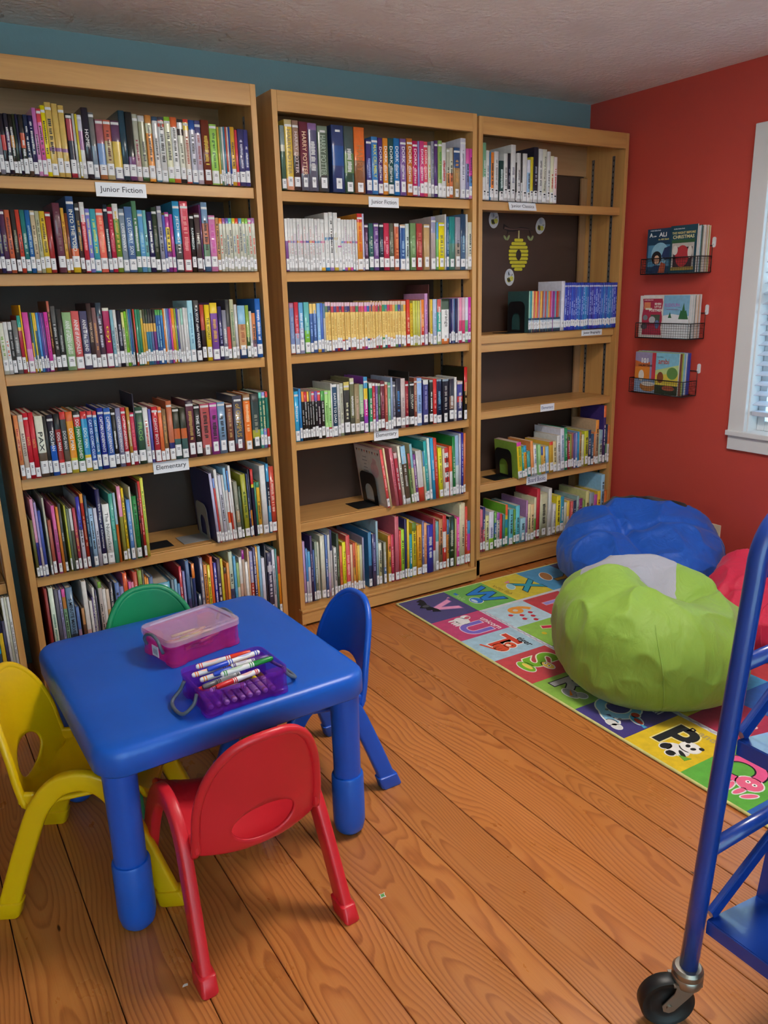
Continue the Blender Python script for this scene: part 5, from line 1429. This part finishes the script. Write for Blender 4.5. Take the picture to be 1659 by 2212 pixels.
left_cols = ['3a2f7c', 'd02a70', 'a9cfe4', 'd23a44', '8fc040', '3b2f86', 'ecc800', '5fb83c', '1a62c0', 'd23a44', '8fc040']
for i, c in enumerate(left_cols):
    col[i] = rug_square(0.004, W0, ys[i] - (.004 if i == 0 else 0), max(ys[i + 1], -RL + .004), c)
xs = [W0, W0 + .213, W0 + .428, W0 + .64, W0 + .853, RW - .004]
top_cols = ['6cc048', 'e6d41c', '40a0d8', '2a2560', 'e07a2c']
topsq = {}
for i, c in enumerate(top_cols):
    topsq[i] = rug_square(xs[i], xs[i + 1], -.004, -H0, c)
inner_c = [['bfe0f0', 'd2303c', 'a9d8ee', '8fc040', '3b2f86'], ['92c840', '55b8dc', 'ecc800', 'd2303c', '8fc040'], ['2a2a70', '8fc040', 'd02a70', '40a0d8', 'ecc800'], ['d2303c', 'ecc800', '3b2f86', '8fc040', '1a62c0'],
           ['e6d41c', '40a0d8', 'd2303c', '3fb0b0', '5fb83c'], ['b8214e', '1a62c0', '3fb0b8', '5fae34', 'd23a44'], ['ecc800', 'c02a60', '1a62c0', '3fb0b8', '3b2f86'], ['5fb83c', 'ecc800', 'd2303c', '1a62c0', '3fb0b8'],
           ['1a62c0', '8fc040', '3b2f86', 'ecc800', 'd2303c'], ['c02a60', '3fb0b8', 'e6d41c', '5fb83c', '1a62c0'], ['8fc040', 'd2303c', '40a0d8', 'c02a60', 'ecc800']]
inn = {}
for r in range(11):
    for c in range(5):
        xa = W0 + .020 + c * P0
        ya = -H0 - .020 - r * P0
        inn[(r, c)] = rug_square(xa, min(xa + P0, RW - .004), ya, max(ya - P0, -RL + .004), inner_c[r][c])
# zigzag strip between the letters and the numbers
for k in range(60):
    y = -H0 - .006 - k * .036
    if y < -RL + .05: break
    prism('zigzag', [(W0 + .003, y), (W0 + .010, y), (W0 + .018, y - .018), (W0 + .010, y - .036), (W0 + .003, y - .036), (W0 + .010, y - .018)], .0004, 'rug_print', rug, Matrix.Translation((0, 0, RZ - .0012)), 'b9b4c8')
# left column, from the bookcase forward
s = col[0]; letter(s, 'V', 'f0a0c8', '9a6ab0', .01, .015, .15)
rp(s, [(-.034 + .082 * a, -.045 + b) for a, b in ((-1, .030), (-.80, -.002), (-.62, .006), (-.45, -.014), (-.22, -.006), (0, -.026), (.22, -.006), (.45, -.014), (.62, .006), (.80, -.002), (1, .030), (.70, .034), (.35, .026), (.14, .020), (0, .012), (-.14, .020), (-.35, .026), (-.70, .034))], '14141c', 3)
blob(s, -.034, -.038, .013, .018, '50525a', 4, 0, False); rt(s, 'v', .03, 'f0a0c8', -.06, .10, .001)
s = col[1]; letter(s, 'U', '7a6ac8', 'f0d0e4', .032, -.005, .145)
blob(s, -.052, -.004, .034, .028, 'e8e8ea', 3); blob(s, -.075, .030, .018, .018, 'eeeeee', 3); blob(s, -.068, .034, .010, .016, 'c8687a', 4, .5, False)
for lx in (-.075, -.055, -.04, -.025): rp(s, ell(lx, -.040, .006, .018, 10), 'e8e8ea', 3)
rt(s, 'unicorn', .042, 'f4e6ec', .03, .085, .0008)
s = col[2]; letter(s, 'T', 'd0442c', 'f2f2f2', -.012, .0, .15)
blob(s, .028, -.030, .034, .030, 'd8502c', 3); blob(s, .030, .014, .026, .022, 'd8502c', 4); blob(s, .028, .006, .012, .009, 'f0d8c4', 5, 0, False); rp(s, ell(.020, .018, .003, .004, 8), '222222', 6); rp(s, ell(.038, .018, .003, .004, 8), '222222', 6)
rp(s, [(-.04, -.085), (.03, -.06), (.03, -.05), (-.04, -.075)], 'd8502c', 3)
for kx in (.012, .03, .048): rp(s, [(kx, -.05), (kx + .005, -.05), (kx + .008, -.03)], '5a2418', 5)
rt(s, 'tiger', .042, '1c1c20', .035, .082, .0008)
s = col[3]; letter(s, 'S', '7ab82c', 'f6f2d8', -.020, .02, .165)
blob(s, .030, .018, .030, .016, 'f0d060', 3); blob(s, .014, .020, .006, .007, 'ffffff', 5, 0, False); rp(s, ell(.014, .020, .003, .004, 8), '222222', 6); blob(s, .036, .018, .006, .007, 'ffffff', 5, 0, False); rp(s, ell(.036, .018, .003, .004, 8), '222222', 6)
blob(s, -.005, -.055, .045, .022, '7ab82c', 3); blob(s, -.005, -.050, .028, .010, 'f0d060', 4, 0, False); rt(s, 'snake', .042, 'ecd060', .05, .09, .0008)
s = col[4]; letter(s, 'R', 'b4b4b8', '2a2a2e', -.030, -.015, .155)
blob(s, .020, -.060, .036, .020, '9a9a9e', 3); blob(s, .052, -.040, .020, .016, 'a8a8ac', 4); rp(s, [(.0, -.045), (.03, -.075), (.035, -.065)], 'e8862c', 5)
s = col[5]; letter(s, 'Q', '8cc4ec', 'f2f2f2', -.035, -.005, .165)
for qx, qy in ((-.06, .03), (-.045, -.04), (.0, .055), (-.07, -.005), (.02, -.05)): rp(s, ell(qx, qy, .006, .006, 10), '8a8a90', 4)
blob(s, .052, -.010, .030, .014, '4aa0d0', 4, -.3); blob(s, .030, .010, .014, .012, 'c8442c', 5, .2); blob(s, .062, -.012, .020, .009, 'a83828', 5, -.2, False); rp(s, [(.07, -.02), (.10, -.015), (.10, -.03)], '4aa0d0', 5)
blob(s, .02, -.085, .020, .014, 'd8d8d8', 3); blob(s, .045, -.090, .018, .012, 'd8d8d8', 3); rt(s, 'quail', .042, 'eeeef4', .03, .085, .0008)
s = col[6]; letter(s, 'P', '1c2024', 'f2e6a0', -.022, .01, .165)
blob(s, .024, -.040, .036, .026, 'e8e8e8', 3); blob(s, .040, .0, .030, .026, 'f0f0f0', 4); blob(s, .016, .020, .008, .008, '1c1c20', 5, 0, False); blob(s, .064, .020, .008, .008, '1c1c20', 5, 0, False); blob(s, .030, .002, .007, .009, '1c1c20', 5, .4, False); blob(s, .050, .0, .007, .009, '1c1c20', 5, -.4, False)
blob(s, -.008, -.052, .014, .018, '1c1c20', 4); blob(s, .026, -.072, .014, .012, '1c1c20', 4); blob(s, .050, -.048, .022, .007, '1c1c20', 5, -.5, False); rp(s, [(.045, -.06), (.075, -.07), (.08, -.045)], '6aa838', 6)
rt(s, 'p', .042, '1c1c20', -.02, .09, .0012); rt(s, 'anda', .042, 'b8a468', .042, .09, .0008)
s = col[7]; letter(s, 'O', 'e85a94', '1c1c20', -.020, .02, .16)
blob(s, .036, -.012, .036, .032, 'ec6a90', 3); blob(s, .028, -.008, .007, .007, 'ffffff', 5, 0, False); blob(s, .048, -.008, .007, .007, 'ffffff', 5, 0, False); rp(s, ell(.028, -.008, .003, .003, 8), '222222', 6); rp(s, ell(.048, -.008, .003, .003, 8), '222222', 6)
for ax, aw in ((-.02, .5), (.01, .2), (.04, -.1), (.07, -.5)): blob(s, ax, -.062, .008, .024, 'ec6a90', 3, aw)
s = col[8]; letter(s, 'N', 'd8e8f4', '1a3a78', -.01, .01, .15)
s = col[9]; letter(s, 'M', 'ecc85a', '7a2420', -.01, .01, .14)
# row along the bookcases
s = topsq[0]; letter(s, 'W', '2a86dc', '1a2a50', .0, .015, .15, 1.0)
blob(s, .035, -.045, .034, .026, '2a7ad4', 3); blob(s, .035, -.056, .022, .010, 'c4dcf0', 4, 0, False); rt(s, 'w', .042, '2a6ad0', -.075, -.075, .001); rt(s, 'hale', .042, 'a8d48c', -.03, -.085, .0006)
s = topsq[1]; letter(s, 'X', '3aa8c0', '1a3a50', .02, .045, .14)
blob(s, -.01, -.025, .036, .018, '9ad4e0', 3, -.5); rp(s, [(-.05, .0), (-.075, .015), (-.065, -.02)], 'e08ab0', 3); rt(s, 'x-ray fish', .036, 'a8943c', .0, -.082, .0008)
s = topsq[2]; letter(s, 'Y', 'd8b060', '6a4a28', .04, .045, .14)
blob(s, -.02, -.015, .052, .026, 'b07a48', 3, -.4); rt(s, 'yak', .036, '6ab8e0', -.05, -.085, .0006)
# numbers
s = inn[(0, 0)]; letter(s, '6', 'e89a3c', 'e8d0a0', -.035, .02, .13)
for ax, ay in ((.015, .045), (.02, -.005), (.05, .03), (.055, -.02), (.085, .015), (-.005, -.045)):
    rp(s, ell(ax, ay, .011, .010, 14), 'c8283a', 2); rp(s, [(ax, ay + .009), (ax + .003, ay + .009), (ax + .006, ay + .016)], '3a5a2c', 2)
s = inn[(1, 0)]; letter(s, '7', 'c82f48', 'e8e8c0', -.03, .03, .14)
for ax, ay in ((.02, .01), (.05, .035), (.035, -.02), (.07, .0), (.06, -.045), (.085, -.02), (.0, -.05)): rp(s, ell(ax, ay, .012, .010, 12), 'd8c02c', 2)
s = inn[(0, 1)]; letter(s, '1', 'a098e0', 'e8c0d0', -.02, .0, .14); blob(s, .055, -.02, .026, .024, 'e8d430', 2, 0, False)
rp(s, ell(.047, -.014, .003, .004, 8), '3a3010', 3); rp(s, ell(.063, -.014, .003, .004, 8), '3a3010', 3); rp(s, [(.042, -.028), (.068, -.028), (.055, -.036)], '3a3010', 3)
rt(inn[(5, 0)], 'P', .05, 'f0d0dc', .05, .0, .001); rt(inn[(5, 1)], 'A', .05, 'dce8f4', .02, .0, .001); rt(inn[(6, 1)], 'e', .05, 'dce8f4', .04, .02, .001)

# ------------------------------------------------------------------ beanbags
def cloth(name, colour, rough=.6):
    k = NT(name)
    c = hx(colour)
    nz = k.n('TexNoise', Scale=3.0, Detail=4.0)
    k.l(k.coord(), nz.inputs['Vector'])
    k.l(k.ramp(nz.outputs[0], [(.3, tuple(v * .9 for v in c[:3]) + (1,)), (.7, c)]), k.b.inputs['Base Color'])
    w = k.n('TexNoise', Scale=16.0, Detail=5.0, Distortion=1.6)
    k.l(k.coord('Object', (1, 1, .45)), w.inputs['Vector'])
    k.bump(w.outputs[0], .34, .014)
    k.b.inputs['Roughness'].default_value = rough
    k.b.inputs['Sheen Weight'].default_value = .15
    k.b.inputs['Specular IOR Level'].default_value = .45
    MATS[name] = k.m
cloth('nylon_green', '86ab3e'); cloth('nylon_grey', 'a2a4b2'); cloth('nylon_blue', '0f58c4', .5); cloth('nylon_red', 'd42048'); cloth('nylon_black', '16181c')
def even_border(bm):
    """straighten the sewn edge where two panels meet"""
    nb = {}
    for e in bm.edges:
        if len(e.link_faces) == 1:
            a, b = e.verts
            nb.setdefault(a, []).append(b); nb.setdefault(b, []).append(a)
    for _ in range(8):
        new = {v: v.co * .5 + (n[0].co + n[1].co) * .25 for v, n in nb.items() if len(n) == 2}
        for v, c in new.items():
            v.co = c
def beanbag(name, label, mat, c, R, Hh, seed, shape, panel=None, panel_mat=None, seams=(), panel_name='top_panel', square=.72):
    o = tag(empty(name, (c[0], c[1], 0.0105)), label, 'beanbag', 'beanbags on the rug')
    NU, NV = 220, 120
    fdir = Vector((-.78, -.62, 0)).normalized()           # faces the room
    sdir = Vector((.62, -.78, 0)).normalized()
    def pt(u, v):
        a = 2 * PI * u
        th = -PI / 2 + PI * v
        cs = max(0.0, math.cos(th)) ** square
        zz = .5 + .5 * math.sin(th)
        dx, dy = math.cos(a), math.sin(a)
        p = Vector((dx * cs, dy * cs, zz))
        q = p + Vector((seed * 3.7, seed * 1.3, 0))
        big = noise.noise(q * 1.3) * .055
        fold = (1 - abs(noise.noise(Vector((q.x * 2.2, q.y * 2.2, q.z * 1.2)) + Vector((5, 1, 2))))) ** 4
        fine = (1 - abs(noise.noise(Vector((q.x * 5.0, q.y * 5.0, q.z * 2.6)) + Vector((1, 7, 2))))) ** 5
        sag = .06 * math.exp(-((zz - .22) / .18) ** 2)
        rr = R * (1 + sag + big + .062 * (fold - .35) * (.3 + .7 * zz) + .016 * (fine - .3))
        x, y = dx * cs * rr, dy * cs * rr
        z = Hh * max(0.0, (zz - .06) / .94)
        f = x * fdir.x + y * fdir.y
        s = x * sdir.x + y * sdir.y
        dz, k = shape(f / R, s / R, zz)
        z = max(0.0, z + dz + .022 * (fold - .4) * zz * zz)
        if z <= 0.0008 and zz < .2:
            z = 0.0
        return Vector((x * k, y * k, z)), f / R, s / R, zz
    G = [[pt(u / NU, v / NV) for u in range(NU)] for v in range(NV + 1)]
    def surf(sel, mname, mm, off=0.0):
        idx, V, F = {}, [], []
        def vi(v, u):
            u %= NU
            key = (v, u)
            if key not in idx:
                idx[key] = len(V)
                p = G[v][u][0]
                V.append(p * (1 + off))
            return idx[key]
        for v in range(NV):
            for u in range(NU):
                m = [G[v][u], G[v][(u + 1) % NU], G[v + 1][u], G[v + 1][(u + 1) % NU]]
                f, s, zz = (sum(t[i] for t in m) / 4 for i in (1, 2, 3))
                if sel(f, s, zz):
                    F.append((vi(v, u), vi(v, u + 1), vi(v + 1, u + 1), vi(v + 1, u)))
        ob = mesh_obj(mname, V, F, mm, o, True)
        bm = bmesh.new(); bm.from_mesh(ob.data); bmesh.ops.remove_doubles(bm, verts=bm.verts[:], dist=.0004); even_border(bm); bmesh.ops.recalc_face_normals(bm, faces=bm.faces[:]); bm.to_mesh(ob.data); bm.free()
        return ob
    if panel:
        surf(lambda f, s, z: not panel(f, s, z), 'cover', mat)
        surf(panel, panel_name, panel_mat)
    else:
        surf(lambda f, s, z: True, 'cover', mat)
    for u0, v0, v1 in seams:
        pts = []
        for k in range(40):
            v = v0 + (v1 - v0) * k / 39
            p = pt(u0 + .012 * math.sin(v * 5), v)[0]
            pts.append(p * 1.002)
        tube_obj('seam', pts, .0016, mat, o, 5)
    return o
def green_shape(f, s, zz):
    top = max(0.0, (zz - .55) / .45)
    dz = -.075 * math.exp(-((f - .02) ** 2 + (s - .16) ** 2) / .07) * top
    dz += -.085 * top * max(0.0, s) * 1.0
    dz += .020 * math.exp(-((f + .45) ** 2) / .05) * top
    dz += .030 * math.exp(-((s + .45) ** 2 + (f - .1) ** 2) / .06) * top
    d = abs((f - .05) * .8 + (s - .2) * .6)
    dz -= .018 * math.exp(-(d / .05) ** 2) * top * (1 if s > .1 else .2)
    k = 1 + .05 * max(0, -s) * zz
    return dz, k
def flop_shape(f, s, zz):
    top = max(0.0, (zz - .5) / .5)
    dz = -.13 * max(0.0, f + .35) * top
    dz -= .035 * math.exp(-((f - .15) ** 2 + (s + .1) ** 2) / .10) * top
    d = abs(f * .94 + s * .25 - .12)
    dz -= .016 * math.exp(-(d / .05) ** 2) * top
    d2 = abs(f * .5 - s * .86 - .25)
    dz -= .020 * math.exp(-(d2 / .05) ** 2) * top
    k = 1 - .05 * max(0, f) * zz
    return dz, k
beanbag('beanbag', 'lime green beanbag with a grey top panel on the rug', 'nylon_green', (.778, -1.132), .322, .385, 2.3, green_shape,
        lambda f, s, z: z > .76 and f < .06 + .10 * math.sin(s * 5) and -.74 < s < .22 and f > -.9, 'nylon_grey', [(.62, .08, .75), (.93, .1, .8), (.30, .1, .7)], 'grey_panel', .54)
beanbag('beanbag', 'bright blue beanbag slumped against the red wall', 'nylon_blue', (1.462, -.500),   .352, .385, 5.1, flop_shape,
        lambda f, s, z: z > .60 and f < -.34 and abs(s) < .55, 'nylon_black', [(.55, .1, .8), (.85, .1, .7)], 'black_panel')
beanbag('beanbag', 'crimson beanbag half hidden behind the blue cart post', 'nylon_red', (1.50, -1.225), .325, .33, 8.4, flop_shape, None, None, [(.52, .1, .9), (.7, .1, .9)], square=.6)

# ------------------------------------------------------------------ blue steel book cart
plain('enamel_blue', '173c94', .28, coat=.3, var=.03)
plain('zinc', 'a9a49a', .32, metal=.9)
plain('rubber_black', '141416', .45)
CX, CY0, CY1 = .0, -2.052, -2.92
cart = tag(empty('book_cart', (CX, (CY0 + CY1) / 2, 0)), 'blue steel book cart on casters, cut off at the edge', 'cart')
oy = (CY0 + CY1) / 2
def cpt(x, y, z): return (x, y - oy, z)
for yy in (CY0, CY1):
    pts = []
    for x, z in ((-.222, .115), (-.184, .50), (-.142, .88)): pts.append((x, z))
    arc = [(-.142 + .085 * (1 - math.cos(a)), .88 + .085 * 1.1 * math.sin(a)) for a in [k * PI / 16 for k in range(1, 9)]]
    half = pts + arc
    full = half + [(-x, z) for x, z in reversed(half)]
    sp = []
    for (x0, z0), (x1, z1) in zip(full[:-1], full[1:]):
        sp.append((x0, z0))
        if abs(z1 - z0) > .2: sp.append(((x0 + x1) / 2, (z0 + z1) / 2))
    sp.append(full[-1])
    tube_obj('end_frame', [cpt(x, yy, z) for x, z in sp], .0165, 'enamel_blue', cart, 14)
    for z in (.365, .715):
        xx = .220 - (z - .115) * .100
        tube_obj('cross_tube', [cpt(-xx, yy, z), cpt(xx, yy, z)], .0135, 'enamel_blue', cart, 12)
    box('end_strap', cpt(-.142, yy - .003, .862), cpt(.142, yy + .003, .886), 'enamel_blue', cart, .001)
def sheet(name, quad, t=.0025):
    """thin folded steel sheet given by four corners"""
    q = [Vector(p) for p in quad]
    n = (q[1] - q[0]).cross(q[3] - q[0]).normalized() * t
    v = [p for p in q] + [p + n for p in q]
    return mesh_obj(name, v, [(0, 3, 2, 1), (4, 5, 6, 7), (0, 1, 5, 4), (1, 2, 6, 5), (2, 3, 7, 6), (3, 0, 4, 7)], 'enamel_blue', cart)
ya, yb = CY0 - .015, CY1 + .015
for z0, half_w in ((.205, .200), (.560, .166)):
    for sx in (-1, 1):
        sh = sheet('shelf', [cpt(sx * half_w, ya, z0 + .022), cpt(sx * half_w, yb, z0 + .022), cpt(sx * .05, yb, z0), cpt(sx * .05, ya, z0)])
        box('shelf_lip', cpt(min(sx * half_w, sx * (half_w + .003)), yb, z0 - .004), cpt(max(sx * half_w, sx * (half_w + .003)), ya, z0 + .024), 'enamel_blue', cart, .0008, 1)
        sheet('back_plate', [cpt(sx * .05, ya, z0), cpt(sx * .05, yb, z0), cpt(sx * .012, yb, z0 + .24), cpt(sx * .012, ya, z0 + .24)])
        for yy in (CY0 - .012, CY1 + .012):
            a = Vector(cpt(sx * (half_w - .012), yy, z0 + .026)); b = Vector(cpt(-sx * .02, yy, z0 + .145))
            t = (b - a).normalized(); side = Vector((0, 1, 0)); nn = t.cross(side)
            rg = [[p + side * x + nn * y for x, y in rrect(.012, .030, .004, 2)] for p in (a, b)]
            v, f = loft(rg)
            mesh_obj('shelf_brace', v, f, 'enamel_blue', cart)
tr, ax = Vector((-.85, .53, 0)), Vector((-.53, -.85, 0))
for px_, py_ in ((-.222, CY0), (.222, CY0), (-.222, CY1), (.222, CY1)):
    base = Vector(cpt(px_, py_, 0))
    v, f = lathe([(.018, .088), (.026, .090), (.028, .096), (.028, .106), (.0265, .109), (.028, .112), (.0275, .121), (.023, .126), (.018, .1265)], 28, base)
    smooth_by_angle(mesh_obj('swivel_collar', v, f, 'zinc', cart), .6)
    wc = base + tr * .036 + Vector((0, 0, .0508))
    def ringpts(r, d):
        return [wc + ax * d + (tr * math.cos(2 * PI * k / 36) + Vector((0, 0, 1)) * math.sin(2 * PI * k / 36)) * r for k in range(36)]
    v, f = loft([ringpts(r, d) for r, d in ((.010, .012), (.020, .010), (.034, .009), (.040, .0135), (.0475, .0145), (.0505, .011), (.0505, -.011), (.0475, -.0145), (.040, -.0135), (.034, -.009), (.020, -.010), (.010, -.012))])
    wh = smooth_by_angle(mesh_obj('wheel', v, f, 'rubber_black', cart), .8)
    for sd in (-1, 1):
        d0, d1 = sd * .0165, sd * .0185
        out2 = [(-.020, .098), (.024, .098), (.028, .080), (.049, .053), (.046, .041), (.036, .037), (.027, .041), (.0, .072)]
        M = basis(base + ax * d0, tr, (0, 0, 1))
        n2 = ax * (d1 - d0)
        v = [base + ax * d0 + tr * a + Vector((0, 0, b)) for a, b in out2] + [base + ax * d1 + tr * a + Vector((0, 0, b)) for a, b in out2]
        k = len(out2)
        f = [tuple(range(k)), tuple(reversed(range(k, 2 * k)))] + [(i, k + i, k + (i + 1) % k, (i + 1) % k) for i in range(k)]
        fk = mesh_obj('fork_plate', v, f, 'zinc', cart)
        bm = bmesh.new(); bm.from_mesh(fk.data); bmesh.ops.recalc_face_normals(bm, faces=bm.faces[:]); bm.to_mesh(fk.data); bm.free()
    v, f = tube([wc - ax * .022, wc + ax * .022], .0055, 14)
    smooth_by_angle(mesh_obj('axle', v, f, 'zinc', cart))
    v = [base + tr * a + ax * b + Vector((0, 0, z)) for z in (.094, .099) for a, b in ((-.022, -.0185), (.030, -.0185), (.030, .0185), (-.022, .0185))]
    mesh_obj('fork_crown', v, [(0, 3, 2, 1), (4, 5, 6, 7), (0, 1, 5, 4), (1, 2, 6, 5), (2, 3, 7, 6), (3, 0, 4, 7)], 'zinc', cart)

# ------------------------------------------------------------------ paper scraps on the floor
plain('scrap_white', 'e4e0d8', .8); plain('scrap_green', '5a9a4c', .7)
sc = tag(empty('paper_scrap', (-.525, -1.470, .0004), .6), 'tiny green and white paper scrap on the floor by the red chair foot', 'paper scrap')
star = [(.011 * (1 if k % 2 == 0 else .55) * math.cos(k * PI / 4), .009 * (1 if k % 2 == 0 else .55) * math.sin(k * PI / 4)) for k in range(8)]
prism('white_border', star, .0004, 'scrap_white', sc, Matrix.Identity(4))
prism('green_middle', [(x * .72, y * .72) for x, y in star], .0007, 'scrap_green', sc, Matrix.Identity(4))
sc = tag(prism('paper_scrap', [(-.006, -.002), (.005, -.003), (.006, .002), (.0, .0035), (-.004, .002)], .0005, 'scrap_white', None, Matrix.Translation((-.985, -1.455, .0004))), 'torn white paper scrap beside the red chair leg on the floor', 'paper scrap')
